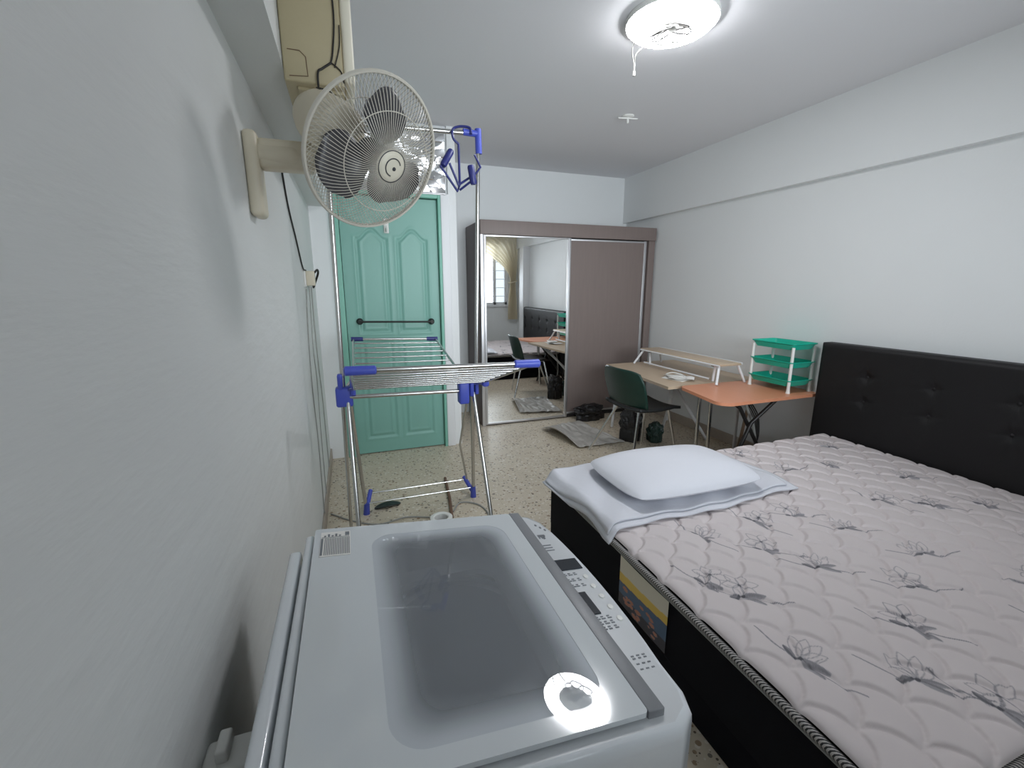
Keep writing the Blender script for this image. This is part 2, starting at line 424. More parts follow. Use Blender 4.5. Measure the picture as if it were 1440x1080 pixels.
# ================================================================== WARDROBE
WA = math.radians(-0.55)
wd = thing('wardrobe', 'taupe sliding-door wardrobe with a mirror door at the far end of the room', 'wardrobe', (1.415, 4.15, 0), WA)
ww, wh, wdp = 1.935, 1.985, 0.55
m = MB(); m.box(0, 0.022, 0.0, wdp, 0, wh-0.002, 0.001); m.build('side_panel', MAT['umber'], wd)
m = MB(); m.box(ww-0.075, ww, 0.0, wdp, 0, wh-0.002, 0.001); m.build('side_panel', MAT['taupe'], wd)
m = MB(); m.box(0.022, ww-0.075, wdp-0.012, wdp, 0.06, wh-0.03); m.build('back_panel', MAT['umber'], wd)
m = MB(); m.box(0.022, ww-0.075, 0.006, wdp-0.012, wh-0.025, wh); m.build('top_panel', MAT['umber'], wd)
m = MB(); m.box(0.022, ww-0.075, 0.06, wdp-0.012, 0.03, 0.055); m.build('bottom_panel', MAT['umber'], wd)
m = MB(); m.box(0.0, ww, -0.018, 0.004, wh-0.125, wh+0.004, 0.003); m.build('fascia', MAT['taupe'], wd)
m = MB(); m.box(0.024, ww-0.077, 0.004, 0.07, 0.0, 0.03, 0.002); m.build('plinth', MAT['dark'], wd)
m = MB(); m.box(0.0, 0.034, -0.014, 0.008, 0, wh-0.125, 0.002); m.build('front_post', MAT['alu'], wd)
md = MB()
x0, x1 = 0.036, 0.935; z0, z1 = 0.012, wh-0.128
md.box(x0, x0+0.02, -0.012, 0.014, z0, z1, 0.002); md.box(x1-0.028, x1, -0.016, 0.014, z0, z1, 0.003); md.box(x0+0.02, x1-0.028, -0.01, 0.014, z0, z0+0.02, 0.002); md.box(x0+0.02, x1-0.028, -0.01, 0.014, z1-0.014, z1, 0.002)
mdo = md.build('mirror_door', MAT['alu'], wd)
MB().box(x0+0.02, x1-0.028, -0.004, 0.010, z0+0.02, z1-0.014).build('mirror', MAT['mirror'], mdo, smooth=False)
sd = MB(); x0, x1 = 0.915, 1.842
sd.box(x0+0.022, x1-0.03, 0.022, 0.045, 0.055, z1-0.022)
sdo = sd.build('sliding_door', MAT['taupe'], wd, smooth=False)
sf = MB(); sf.box(x0, x0+0.022, 0.016, 0.048, 0.035, z1, 0.002); sf.box(x1-0.03, x1, 0.012, 0.048, 0.035, z1, 0.003); sf.box(x0+0.022, x1-0.03, 0.016, 0.048, 0.035, 0.055, 0.002); sf.box(x0+0.022, x1-0.03, 0.016, 0.048, z1-0.022, z1-0.004, 0.002)
sf.build('door_frame', MAT['alu'], sdo)

# ================================================================== CEILING
lp = thing('ceiling_lamp', 'round lit ceiling lamp with bare wires hanging in its open middle', 'lamp', (1.732, 1.974, H))
m = MB(); m.lathe([(0, 0), (0.206, 0), (0.208, -0.006), (0.207, -0.024), (0.204, -0.024), (0.203, -0.012), (0.104, -0.012), (0, -0.012)], 48); m.build('base_plate', MAT['whiteplastic'], lp)
m = MB(); m.lathe([(0.108, -0.012), (0.112, -0.030), (0.128, -0.043), (0.155, -0.048), (0.182, -0.043), (0.198, -0.030), (0.202, -0.012)], 64); m.build('led_ring', MAT['ledglow'], lp)
m = MB(); m.box(-0.05, 0.045, -0.022, 0.022, -0.042, -0.018, 0.005, Matrix.Rotation(0.5, 3, 'Z')); m.build('driver', MAT['greycable'], lp)
rnd = random.Random(4)
for k in range(7):
    a = k*0.9+0.3
    P = [(math.cos(a)*0.05, math.sin(a)*0.04, -0.046), (math.cos(a+0.5)*0.09, math.sin(a+0.4)*0.08, -0.06-0.02*rnd.random()), (math.cos(a+1.3)*0.07, math.sin(a+1.1)*0.09, -0.07), (math.cos(a+2)*0.02, math.sin(a+2)*0.03, -0.05)]
    MB().tube(bez(P, 8), 0.0036, 6).build('wire', MAT['cable'] if k % 3 else MAT['greycable'], lp)
for P in ([(-0.11, 0.08, -0.04), (-0.10, 0.16, -0.07), (-0.06, 0.20, -0.12), (-0.05, 0.21, -0.15)], [(-0.02, 0.12, -0.04), (-0.06, 0.18, -0.08), (-0.045, 0.215, -0.11), (-0.05, 0.21, -0.155)]):
    MB().tube(bez(P, 8), 0.003, 6).build('hanging_wire', MAT['greycable'], lp)
m = MB(); m.tube([(-0.05, 0.21, -0.145), (-0.05, 0.21, -0.165)], 0.007, 8); m.build('wire_connector', MAT['greycable'], lp)

cp = thing('ceiling_hook', 'small white hook plate on the ceiling beyond the lamp', 'hook', (2.241, 3.073, H))
m = MB(); m.lathe([(0, -0.012), (0.03, -0.012), (0.042, -0.006), (0.045, 0)], 24); m.build('plate', MAT['whiteplastic'], cp)
m = MB(); m.tube([(-0.075, 0.01, -0.018), (0.075, -0.01, -0.014)], 0.005, 8); m.tube([(0, 0, -0.01), (0, 0, -0.05)], 0.008, 8); m.build('hook', MAT['whiteplastic'], cp)

# ================================================================== AIR CONDITIONER
ac = thing('air_conditioner', 'beige wall air conditioner high on the left wall, seen end on', 'air conditioner', (0.111, 1.46, 1.925))
m = MB(); m.box(0, 0.152, 0, 0.76, 0, 0.29, 0.006); m.build('body', MAT['acbeige'], ac)
m = MB(); m.box(0.152, 0.182, -0.002, 0.762, 0.012, 0.292, 0.012); m.build('front_panel', MAT['accream'], ac)
m = MB(); m.box(0.03, 0.15, 0.03, 0.73, -0.008, 0.002, 0.002); m.build('louvre', MAT['acbeige'], ac)
kp = [(0.014, -0.001, 0.075), (0.044, -0.001, 0.075), (0.058, -0.001, 0.062), (0.060, -0.001, 0.016), (0.014, -0.001, 0.012)]
m = MB(); m.tube(kp, 0.0012, 5); m.build('knockout', MAT['cardboard'], ac)
for P, r in (([(0.132, -0.004, 0.288), (0.137, -0.005, 0.17), (0.128, -0.005, 0.085), (0.120, -0.005, 0.052)], 0.0024), ([(0.149, -0.004, 0.15), (0.146, -0.004, 0.10), (0.130, -0.005, 0.045)], 0.0016),
             ([(0.122, -0.005, 0.056), (0.098, -0.006, 0.038), (0.086, -0.008, 0.026), (0.084, -0.010, -0.018)], 0.003), ([(0.122, -0.005, 0.056), (0.145, -0.004, 0.038), (0.151, -0.004, 0.010)], 0.0018)):
    MB().tube(bez(P, 8), r, 6).build('cable', MAT['cable'], ac)

# ================================================================== WALL FAN
fan = thing('wall_fan', 'beige wall-mounted fan with wire cage and grey blades', 'fan', (0, 1.455, 1.57))
Z0 = 1.57
m = MB()
m.box(0.0, 0.035, -0.045, 0.045, 0.0, 0.215, 0.014)
m.build('wall_plate', MAT['beige'], fan)
m = MB(); m.box(0.004, 0.022, 0.035, 0.075, 0.015, 0.10, 0.008); m.build('switch_box', MAT['cable'], fan)
n = Vector((0.456, -0.757, -0.47)).normalized()
C0 = Vector((0.317, 1.232, 1.699)) - Vector((0, 1.455, Z0))
zx = n; xx = Vector((0, 0, 1)).cross(n).normalized(); yx = n.cross(xx)
FM = Matrix((xx, yx, zx)).transposed().to_4x4(); FM.translation = C0
RC = 0.176
# arm from the wall plate to the motor
mot = C0 - n*0.165
m = MB()
for dz, r in ((0.155, 0.030),):
    m.tube(bez([(0.02, 0.0, 0.165), (0.09, -0.004, 0.16), (0.17, -0.01, 0.165), (mot.x+0.01, mot.y, mot.z-0.03)], 8), [0.034]*12+[0.03]*13, 14)
m.box(0.03, 0.17, -0.03, 0.03, 0.125, 0.20, 0.012)
m.build('arm', MAT['beige'], fan)
FMM = FM.copy(); FMM.translation = C0+Vector((-0.042, 0.024, 0.036))
m = MB(); m.lathe([(0, -0.235), (0.03, -0.233), (0.055, -0.215), (0.068, -0.18), (0.070, -0.10), (0.064, -0.065), (0.05, -0.055), (0, -0.055)], 32, FMM)
mo = m.build('motor_housing', MAT['beige'], fan)
m = MB()
for k in range(7):
    a = math.radians(62+k*7); p0 = FMM @ Vector((0.0685*math.cos(a), 0.0685*math.sin(a), -0.185)); p1 = FMM @ Vector((0.0705*math.cos(a), 0.0705*math.sin(a), -0.165))
    m.tube([p0, p1], 0.0016, 5)
m.build('vent_slot', MAT['cable'], mo)
def grille(front):
    m = MB(); N = 104
    zr = 0.0
    def prof(t):
        r = 0.036+(RC-0.036)*t
        if front: z = 0.072*(1-t**2.6)+zr
        else: z = -0.058*(1-t**3.0)+zr
        return r, z
    for k in range(N):
        a0 = 2*PI*k/N; P = []
        for i in range(9):
            t = i/8; r, z = prof(t); a = a0+(0.28*(1-t) if front else -0.22*(1-t))
            P.append(FM @ Vector((r*math.cos(a), r*math.sin(a), z)))
        m.tube(P, 0.00085, 4, cap=False)
    for t, rr in ((1.0, 0.0042), (0.55, 0.0013), (0.0, 0.0018)):
        r, z = prof(t)
        m.tube([FM @ Vector((r*math.cos(2*PI*k/64), r*math.sin(2*PI*k/64), z+(0.002 if front else -0.004)*(t == 1.0))) for k in range(64)], rr, 6, closed=True)
    return m
go = grille(True).build('front_grille', MAT['fangrille'], fan)
grille(False).build('rear_grille', MAT['fangrille'], fan)
m = MB(); m.lathe([(0, 0.080), (0.012, 0.080), (0.026, 0.0775), (0.036, 0.074), (0.039, 0.070), (0.037, 0.066), (0, 0.066)], 40, FM)
bo = m.build('badge', MAT['accream'], go)
m = MB()
m.tube([FM @ Vector((0.036*math.cos(a), 0.036*math.sin(a), 0.0745)) for a in [2*PI*k/40 for k in range(40)]], 0.0011, 5, closed=True)
m.tube([FM @ Vector((0.020*math.cos(a), 0.020*math.sin(a), 0.0795)) for a in [0.4+4.2*k/30 for k in range(31)]], 0.0013, 5)
m.lathe([(0, 0.0825), (0.004, 0.082), (0.005, 0.079)], 12, FM @ Matrix.Translation((0.003, -0.003, 0)))
m.build('badge_mark', MAT['printdark'], bo)
m = MB(); m.lathe([(0, 0.028), (0.026, 0.026), (0.034, 0.012), (0.034, -0.03), (0.0, -0.03)], 28, FM); hub = m.build('hub', MAT['blade'], fan)
for k in range(3):
    a0 = math.radians(75+120*k)
    def bl(u, v):
        r = 0.028+0.124*v
        half = 0.27+0.52*math.sin(PI*min(1, v*0.9+0.12))**0.8
        a = a0+(u-0.5)*2*half+0.25*v
        edge = 1-0.06*(2*u-1)**2*(v > 0.85)
        return FM @ Vector((r*edge*math.cos(a), r*edge*math.sin(a), 0.0+(u-0.5)*0.042*(1.0-0.25*v)))
    m = MB(); m.grid(16, 16, bl)
    bo_ = m.build('blade', MAT['blade'], fan)
    sm = bo_.modifiers.new('thick', 'SOLIDIFY'); sm.thickness = 0.002; sm.offset = 0

# ================================================================== SOCKETS on the left wall
sk = thing('wall_socket', 'white wall socket with beige adaptor plugged in beside the door', 'socket', (0, 2.93, 1.43))
m = MB(); m.box(0, 0.01, -0.10, 0.24, -0.045, 0.045, 0.003); m.build('face_plate', MAT['whiteplastic'], sk)
m = MB(); m.box(0.01, 0.055, -0.09, -0.02, -0.04, 0.042, 0.004); m.build('adaptor', MAT['beige'], sk)
m = MB(); m.box(0.01, 0.016, 0.11, 0.135, -0.005, 0.01, 0.002); m.build('switch', MAT['red'], sk)
m = MB(); m.tube(bez([(0.055, -0.055, 0.035), (0.07, -0.03, 0.05), (0.07, 0.0, 0.03), (0.05, 0.02, -0.02), (0.035, 0.06, -0.05), (0.03, 0.11, -0.03), (0.012, 0.12, -0.02)], 8), 0.006, 8); m.build('plug_lead', MAT['cable'], sk)
def wcable(pts, r, label, mt):
    tag(MB().tube(bez(pts, 8), r, 6).build('wall_cable', mt), label, 'cable')
wcable([(0.006, 2.15, 1.955), (0.006, 2.30, 1.75), (0.006, 2.52, 1.62), (0.006, 2.74, 1.49), (0.012, 2.85, 1.475)], 0.004, 'dark cable running down the left wall from behind the fan to the socket', MAT['cable'])
wcable([(0.012, 2.99, 1.387), (0.006, 3.0, 1.22), (0.006, 2.93, 1.0), (0.006, 2.98, 0.8), (0.006, 2.9, 0.5), (0.006, 2.86, 0.095)], 0.003, 'thin grey cable hanging below the socket down the left wall', MAT['greycable'])
wcable([(0.012, 3.14, 1.387), (0.006, 3.2, 1.15), (0.006, 3.22, 0.85), (0.006, 3.30, 0.6), (0.006, 3.32, 0.095)], 0.0035, 'thin grey cable down the left wall nearest the teal door frame', MAT['greycable'])
wcable([(0.006, 2.84, 1.37), (0.006, 2.70, 1.15), (0.006, 2.62, 0.85), (0.006, 2.66, 0.5), (0.006, 2.6, 0.095)], 0.003, 'thin grey cable down the left wall from the beige adaptor, nearest the fan', MAT['greycable'])

# ================================================================== DRYING RACK
rk = thing('drying_rack', 'steel folding clothes drying rack with blue plastic joints and open wings', 'drying rack', (0.5, 2.3, 0))
o = Vector((0.5, 2.3, 0)); L = lambda *p: Vector(p)-o
JL, JR = (0.174, 2.3, 0.856), (0.839, 2.3, 0.832)
TL, TR = (0.190, 2.3, 2.095), (0.885, 2.3, 2.115)
def part(mb, name, mt, par=rk): return mb.build(name, MAT[mt], par)
part(MB().tube([L(0.172, 2.3, 0.86), L(*TL)], 0.011, 12), 'upright', 'steel')
part(MB().tube([L(0.855, 2.3, 0.84), L(*TR)], 0.011, 12), 'upright', 'steel')
part(MB().tube([L(*TL), L(*TR)], 0.011, 12), 'top_bar', 'steel')
for P, s in ((TL, 1), (TR, -1)):
    m = MB(); m.tube([L(P[0], P[1], P[2]+0.022), L(P[0]-0.003*s, P[1], P[2]-0.09)], 0.0165, 12); m.tube([L(*P), L(P[0]+0.075*s, P[1], P[2]-0.002*s)], 0.0155, 12)
    part(m, 'corner_joint', 'blue')
# legs
part(MB().tube([L(0.190, 2.29, 0.85), L(0.200, 1.98, 0.01)], 0.011, 12), 'leg', 'steel')
part(MB().tube([L(0.835, 2.29, 0.82), L(0.862, 1.98, 0.01)], 0.011, 12), 'leg', 'steel')
part(MB().tube([L(0.196, 2.31, 0.85), L(0.238, 2.68, 0.05)], 0.011, 12), 'leg', 'steel')
part(MB().tube([L(0.832, 2.31, 0.82), L(0.925, 2.68, 0.05)], 0.011, 12), 'leg', 'steel')
part(MB().tube([L(0.165, 2.30, 0.85), L(0.150, 2.42, 0.01)], 0.009, 12), 'leg', 'steel')
part(MB().tube([L(0.815, 2.32, 0.82), L(0.80, 2.50, 0.45), L(0.885, 2.70, 0.13)], 0.007, 10), 'brace', 'steel')
for x in (0.238, 0.925):
    s = 1 if x > 0.5 else -1
    m = MB(); m.tube([L(x, 2.685, 0.0), L(x-0.006*s, 2.665, 0.085)], [0.02, 0.016], 12); m.tube([L(x, 2.68, 0.03), L(x-0.035*s, 2.80, 0.10)], 0.014, 10)
    part(m, 'foot', 'blue')
part(MB().tube([L(0.238, 2.672, 0.075), L(0.925, 2.672, 0.075)], 0.0045, 8), 'lower_bar', 'steel')
part(MB().tube([L(0.262, 2.78, 0.09), L(0.895, 2.78, 0.09)], 0.0045, 8), 'lower_bar', 'steel')
part(MB().tube([L(0.20, 1.985, 0.018), L(0.862, 1.985, 0.018)], 0.008, 8), 'front_foot_bar', 'steel')
# middle joints
m = MB(); m.box(-0.365, -0.285, -0.03, 0.03, 0.80, 0.90, 0.012); m.box(-0.352, -0.328, -0.03, 0.02, 0.88, 0.965, 0.008); m.box(-0.295, -0.27, -0.05, 0.01, 0.86, 0.95, 0.008)
part(m, 'joint', 'blue')
m = MB(); m.box(0.25, 0.305, -0.045, 0.02, 0.765, 0.885, 0.010); m.box(0.312, 0.335, -0.03, 0.03, 0.80, 0.90, 0.008); m.box(0.342, 0.362, -0.03, 0.03, 0.81, 0.91, 0.008); m.box(0.365, 0.40, -0.10, 0.0, 0.865, 0.915, 0.01)
part(m, 'joint', 'blue')
part(MB().tube([L(0.20, 2.28, 0.850), L(0.80, 2.28, 0.836)], 0.011, 12), 'middle_bar', 'steel')
# front wing
FI0, FI1 = Vector((0.222, 2.2, 0.905)), Vector((0.880, 2.2, 0.895))
FO0, FO1 = Vector((0.216, 1.65, 1.092)), Vector((0.927, 1.65, 1.078))
for a, b in ((FI0, FO0), (FI1, FO1)): part(MB().tube([a-o, b-o], 0.007, 10), 'wing_side', 'steel')
for k in range(9):
    t = k/8
    a, b = FI0.lerp(FO0, t), FI1.lerp(FO1, t)
    part(MB().tube([a-o, b-o], 0.010 if k == 8 else 0.0045, 10), 'wing_rail', 'steel')
for P, s in ((FO0, 1), (FO1, -1)):
    m = MB(); e = (FO1-FO0).normalized()*s
    m.tube([P-o-e*0.022, P-o-e*0.016, P-o+e*0.085, P-o+e*0.09], [0.010, 0.0175, 0.0165, 0.012], 14); part(m, 'wing_end', 'blue')
# back wing
BI0, BI1 = Vector((0.227, 2.4, 0.93)), Vector((0.78, 2.4, 0.925))
BO0, BO1 = Vector((0.240, 3.1, 1.046)), Vector((0.780, 3.1, 1.028))
for a, b in ((BI0, BO0), (BI1, BO1)): part(MB().tube([a-o, b-o], 0.007, 10), 'wing_side', 'steel')
for k in range(8):
    t = k/7
    a, b = BI0.lerp(BO0, t), BI1.lerp(BO1, t)
    part(MB().tube([a-o, b-o], 0.008 if k == 7 else 0.0045, 10), 'wing_rail', 'steel')
for P, s in ((BO0, 1), (BO1, -1)):
    m = MB(); e = (BO1-BO0).normalized()*s
    m.tube([P-o-e*0.015, P-o+e*0.06], [0.015, 0.014], 12); part(m, 'wing_end', 'navy')
for a, b in ((BI0, Vector((0.174, 2.3, 0.88))), (BI1, Vector((0.839, 2.3, 0.86))), (FI0, Vector((0.19, 2.3, 0.88))), (FI1, Vector((0.83, 2.3, 0.86)))):
    part(MB().tube([a-o, b-o], 0.007, 10), 'wing_link', 'steel')

# blue hanger on the top bar
hg = thing('clip_hanger', 'navy blue plastic hanger with padded arms hooked on the top bar of the drying rack', 'hanger', (0.775, 2.285, 2.0))
ho = Vector((0.775, 2.285, 2.0)); L2 = lambda *p: Vector(p)-ho
m = MB(); m.tube(bez([L2(0.845, 2.278, 2.105), L2(0.84, 2.290, 2.135), L2(0.80, 2.30, 2.140), L2(0.765, 2.30, 2.128), L2(0.75, 2.27, 2.10), L2(0.755, 2.265, 2.07), L2(0.778, 2.265, 2.05)], 8), 0.006, 8)
m.build('hook', MAT['navy'], hg)
m = MB(); m.tube([L2(0.778, 2.265, 2.052), L2(0.779, 2.262, 1.87)], 0.006, 8); m.build('stem', MAT['navy'], hg)
for P in ([L2(0.779, 2.262, 1.87), L2(0.765, 2.25, 1.835), L2(0.675, 2.21, 1.935)], [L2(0.776, 2.262, 1.86), L2(0.725, 2.235, 1.955)], [L2(0.777, 2.262, 1.87), L2(0.86, 2.26, 1.925), L2(0.884, 2.26, 1.955), L2(0.855, 2.26, 2.01)], [L2(0.779, 2.262, 1.845), L2(0.82, 2.22, 1.875)]):
    MB().tube(P, 0.0055, 8).build('arm', MAT['navy'], hg)
for a, b in (((0.688, 2.21, 1.935), (0.735, 2.235, 2.01)), ((0.838, 2.22, 1.865), (0.823, 2.22, 1.95))):
    A, B = L2(*a), L2(*b); m = MB(); t = (B-A)
    m.tube([A-t*0.02, A, A+t*0.1, A+t*0.9, B, B+t*0.02], [0.004, 0.013, 0.0165, 0.0165, 0.013, 0.004], 14); m.build('pad', MAT['navy'], hg)

# ================================================================== WASHING MACHINE
wm = thing('washing_machine', 'white top-loading washing machine with a clear lid window beside the left wall', 'washing machine', (0.36, 0.66, 0))
wo = Vector((0.36, 0.66, 0))
def zt(x, d=0.0): return 0.85-0.1*(x-0.36)+d      # the sloping top
SL = math.atan(0.1)
m = MB()
# body shell: outline with bowed front, open top
def wout(t=0.0):
    P = []
    P += [(0.13, 0.945-0.012), (0.142, 0.945)]
    P += [(0.585, 0.945), (0.612, 0.935), (0.632, 0.905)]
    for k in range(1, 10):
        y = 0.905-0.5*k/10; P.append((0.632+0.022*math.sin(PI*k/10)**0.7, y))
    P += [(0.640, 0.405), (0.630, 0.380), (0.600, 0.362), (0.142, 0.362), (0.13, 0.374)]
    return [(x-wo.x, y-wo.y) for x, y in P]
OUT = wout(); n_ = len(OUT)
vs = []; fs = []
cxx, cyy = (0.40-wo.x, 0.655-wo.y)
def ring(scale, dz, z=None):
    out = []
    for x, y in OUT:
        X = cxx+(x-cxx)*scale; Y = cyy+(y-cyy)*scale
        out.append((X, Y, z if z is not None else zt(X+wo.x, dz)))
    return out
rings = [ring(0.985, 0, 0.02), ring(0.985, -0.115), ring(0.995, -0.112), ring(1.0, -0.105), ring(1.0, -0.02), ring(0.997, -0.008), ring(0.985, -0.001), ring(0.965, 0.0)]
for r_ in rings: vs += r_
for i in range(len(rings)-1):
    for k in range(n_): fs.append([i*n_+k, i*n_+(k+1) % n_, (i+1)*n_+(k+1) % n_, (i+1)*n_+k])
fs.append(list(range(n_))[::-1])
m.add(vs, fs)
m.build('body', MAT['whitegloss'], wm, angle=50)
# top deck with a rounded opening for the tub
HO = rrect(0.225-wo.x, 0.535-wo.x, 0.400-wo.y, 0.900-wo.y, 0.05, 8)
bm = bmesh.new()
ov = [bm.verts.new((x*0+cxx+(x-cxx)*0.965, cyy+(y-cyy)*0.965, zt(cxx+(x-cxx)*0.965+wo.x, 0.0))) for x, y in OUT]
iv_ = [bm.verts.new((x, y, zt(x+wo.x, 0.0))) for x, y in HO]
oe = [bm.edges.new((ov[i], ov[(i+1) % len(ov)])) for i in range(len(ov))]
ie = [bm.edges.new((iv_[i], iv_[(i+1) % len(iv_)])) for i in range(len(iv_))]
bmesh.ops.triangle_fill(bm, use_beauty=True, use_dissolve=False, edges=oe+ie)
for f in list(bm.faces):
    if all(v in iv_ for v in f.verts): bm.faces.remove(f)
m = MB(); m.bm(bm); m.build('top_deck', MAT['panel'], wm, smooth=False)
# funnel and drum seen through the glass
m = MB(); N = len(HO); vs = []; fs = []
def lerpring(t, z):
    out = []
    for k, (x, y) in enumerate(HO):
        a = math.atan2(y-cyy2, x-cxx2); r = 0.200
        X = x*(1-t)+(cxx2+0.155*math.cos(a))*t; Y = y*(1-t)+(cyy2+0.215*math.sin(a))*t
        out.append((X, Y, z if z is not None else zt(x+wo.x)))
    return out
cxx2, cyy2 = 0.38-wo.x, 0.65-wo.y
for t, z in ((0, None), (0.1, 0.80), (0.3, 0.775), (0.75, 0.765), (0.8, 0.755)): vs += lerpring(t, z)
for i in range(4):
    for k in range(N): fs.append([i*N+k, i*N+(k+1) % N, (i+1)*N+(k+1) % N, (i+1)*N+k])
m.add(vs, fs); m.build('tub_cover', MAT['tub'], wm)
m = MB(); prof = [(0.95, 0.755), (1.0, 0.75), (1.0, 0.735), (0.96, 0.73), (1.02, 0.70), (1.05, 0.62), (1.05, 0.42), (0.95, 0.39), (0.3, 0.39), (0.0, 0.40)]
vs = []; fs = []; K = 48
for s_, z in prof:
    for k in range(K):
        a = 2*PI*k/K; vs.append((cxx2+0.165*s_*math.cos(a), cyy2+0.228*s_*math.sin(a), z))
for i in range(len(prof)-1):
    for k in range(K): fs.append([i*K+k, i*K+(k+1) % K, (i+1)*K+(k+1) % K, (i+1)*K+k])
m.add(vs, fs); m.build('drum', MAT['drum'], wm)
# rear rail
m = MB(); m.box(0.083-wo.x, 0.106-wo.x, 0.375-wo.y, 0.895-wo.y, 0.02, 0.868, 0.008); m.box(0.083-wo.x, 0.13-wo.x, 0.38-wo.y, 0.89-wo.y, 0.02, 0.84, 0.004)
m.build('rear_panel', MAT['whitegloss'], wm)
m = MB(); m.box(0.111-wo.x, 0.128-wo.x, 0.37-wo.y, 0.93-wo.y, 0.84, 0.877, 0.006); m.build('hinge_rail', MAT['whitegloss'], wm)
# lid: white bordered glass
def slab(poly, hole, d0, d1):
    mm = MB(); n1 = len(poly); n2 = len(hole)
    bm = bmesh.new()
    for d_ in (d0, d1):
        a = [bm.verts.new((x, y, zt(x+wo.x, d_))) for x, y in poly]; b = [bm.verts.new((x, y, zt(x+wo.x, d_))) for x, y in hole]
        e1 = [bm.edges.new((a[i], a[(i+1) % n1])) for i in range(n1)]; e2 = [bm.edges.new((b[i], b[(i+1) % n2])) for i in range(n2)]
        bmesh.ops.triangle_fill(bm, use_beauty=True, edges=e1+e2)
        for f in list(bm.faces):
            if all(v in b for v in f.verts): bm.faces.remove(f)
        if d_ == d0: A0, B0 = a, b
    for (p, q, nn) in ((A0, a, n1), (B0, b, n2)):
        for i in range(nn): bm.faces.new((p[i], p[(i+1) % nn], q[(i+1) % nn], q[i]))
    mm.bm(bm); return mm
LO = rrect(0.130-wo.x, 0.560-wo.x, 0.384-wo.y, 0.934-wo.y, 0.006, 3)
LH = rrect(0.238-wo.x, 0.522-wo.x, 0.412-wo.y, 0.890-wo.y, 0.045, 8)
lid = slab(LO, LH, 0.004, 0.012).build('lid', MAT['lidwhite'], wm, angle=30)
# the pane carries a white frit that thins out away from the border
vs = []; fr_ = []; fs = []; nn = len(LH); lcx, lcy = 0.38-wo.x, 0.651-wo.y
insets = (0.0, 0.006, 0.012, 0.020, 0.030, 0.042, 0.060)
for d_ in insets:
    for x, y in LH:
        kx = 1-d_/0.142; ky = 1-d_/0.239
        X_, Y_ = lcx+(x-lcx)*kx, lcy+(y-lcy)*ky
        vs.append((X_, Y_, zt(X_+wo.x, 0.0115))); fr_.append(math.exp(-(d_/0.030)**2))
for i in range(len(insets)-1):
    for k in range(nn): fs.append([i*nn+k, i*nn+(k+1) % nn, (i+1)*nn+(k+1) % nn, (i+1)*nn+k])
fs.append([(len(insets)-1)*nn+k for k in range(nn)])
m = MB(); m.add(vs, fs)
lwn = m.build('lid_window', MAT['lidglass'], lid, smooth=False)
at = lwn.data.attributes.new('frit', 'FLOAT', 'POINT'); at.data.foreach_set('value', fr_)
if lwn.data.polygons[len(fs)-1].normal.z < 0: lwn.data.flip_normals()
m = MB(); m.box(0.560-wo.x, 0.586-wo.x, 0.384-wo.y, 0.936-wo.y, -0.004, 0.012, 0.002)
m.v = [(x, y, zt(x+wo.x, z)) for x, y, z in m.v]
m.build('grip_strip', MAT['greystrip'], lid)
def ondeck(x0, x1, y0, y1, name, mt, d=0.0015, par=wm):
    m = MB(); m.box(x0-wo.x, x1-wo.x, y0-wo.y, y1-wo.y, 0, d)
    m.v = [(x, y, zt(x+wo.x, z)) for x, y, z in m.v]
    return m.build(name, MAT[mt], par, smooth=False)
pn = MB(); pn.box(0.588-wo.x, 0.628-wo.x, 0.42-wo.y, 0.90-wo.y, 0, 0.001)
ondeck(0.590, 0.640, 0.707, 0.742, 'display', 'display', 0.002)
ondeck(0.590, 0.606, 0.578, 0.637, 'display', 'display', 0.002)
# small printed legends, buttons on the panel
rr = random.Random(8)
m = MB()
def tick(x0, x1, y0, y1):
    k = MB(); k.box(x0-wo.x, x1-wo.x, y0-wo.y, y1-wo.y, 0, 0.0009); k.v = [(x, y, zt(x+wo.x, z)) for x, y, z in k.v]; m.add(k.v, k.f)
def flush():
    global m
    m.build('panel_print', MAT['print'], wm, smooth=False); m = MB()
for grp in ((0.69, 0.672, 0.655), (0.565, 0.553, 0.541)):
    for y in grp:
        for x in (0.590, 0.600, 0.612):
            tick(x, x+0.006+0.003*rr.random(), y, y+0.0022); tick(x, x+0.005, y+0.005, y+0.007)
    flush()
for y in (0.80, 0.79, 0.78): tick(0.592, 0.612, y, y+0.0025)
flush()
for k in range(6): tick(0.598+0.003*k, 0.600+0.003*k, 0.825+0.012*rr.random(), 0.845)
flush()
for k in range(3): tick(0.610+0.007*k, 0.614+0.007*k, 0.885-0.012*k, 0.892-0.012*k)
flush()
for y in (0.475, 0.465, 0.455, 0.48):
    for x in (0.60, 0.61, 0.62): tick(x, x+0.005, y, y+0.002)
flush()
for y in (0.680, 0.650, 0.620, 0.590, 0.560):
    mm = MB(); k = MB(); k.lathe([(0, 0.0022), (0.0045, 0.002), (0.0055, 0)], 12)
    mm.add([(p[0]+0.632-wo.x, p[1]*1.3+y-wo.y, zt(0.632, p[2])) for p in k.v], k.f); mm.build('button', MAT['whiteplastic'], wm)
lb = ondeck(0.142, 0.198, 0.828, 0.918, 'rating_label', 'paper', 0.0009, lid)
for v in lb.data.vertices: v.co.z += 0.012
m = MB()
def tick2(x0, x1, y0, y1):
    k = MB(); k.box(x0-wo.x, x1-wo.x, y0-wo.y, y1-wo.y, 0, 0.0004); k.v = [(x, y, zt(x+wo.x, z+0.0129)) for x, y, z in k.v]; m.add(k.v, k.f)
for k in range(15): tick2(0.150+0.0032*k, 0.1515+0.0032*k, 0.832, 0.893)
tick2(0.143, 0.147, 0.832, 0.893)
for k in range(5): tick2(0.148+0.007*k, 0.152+0.007*k, 0.899, 0.904+0.005*(k % 2)); 
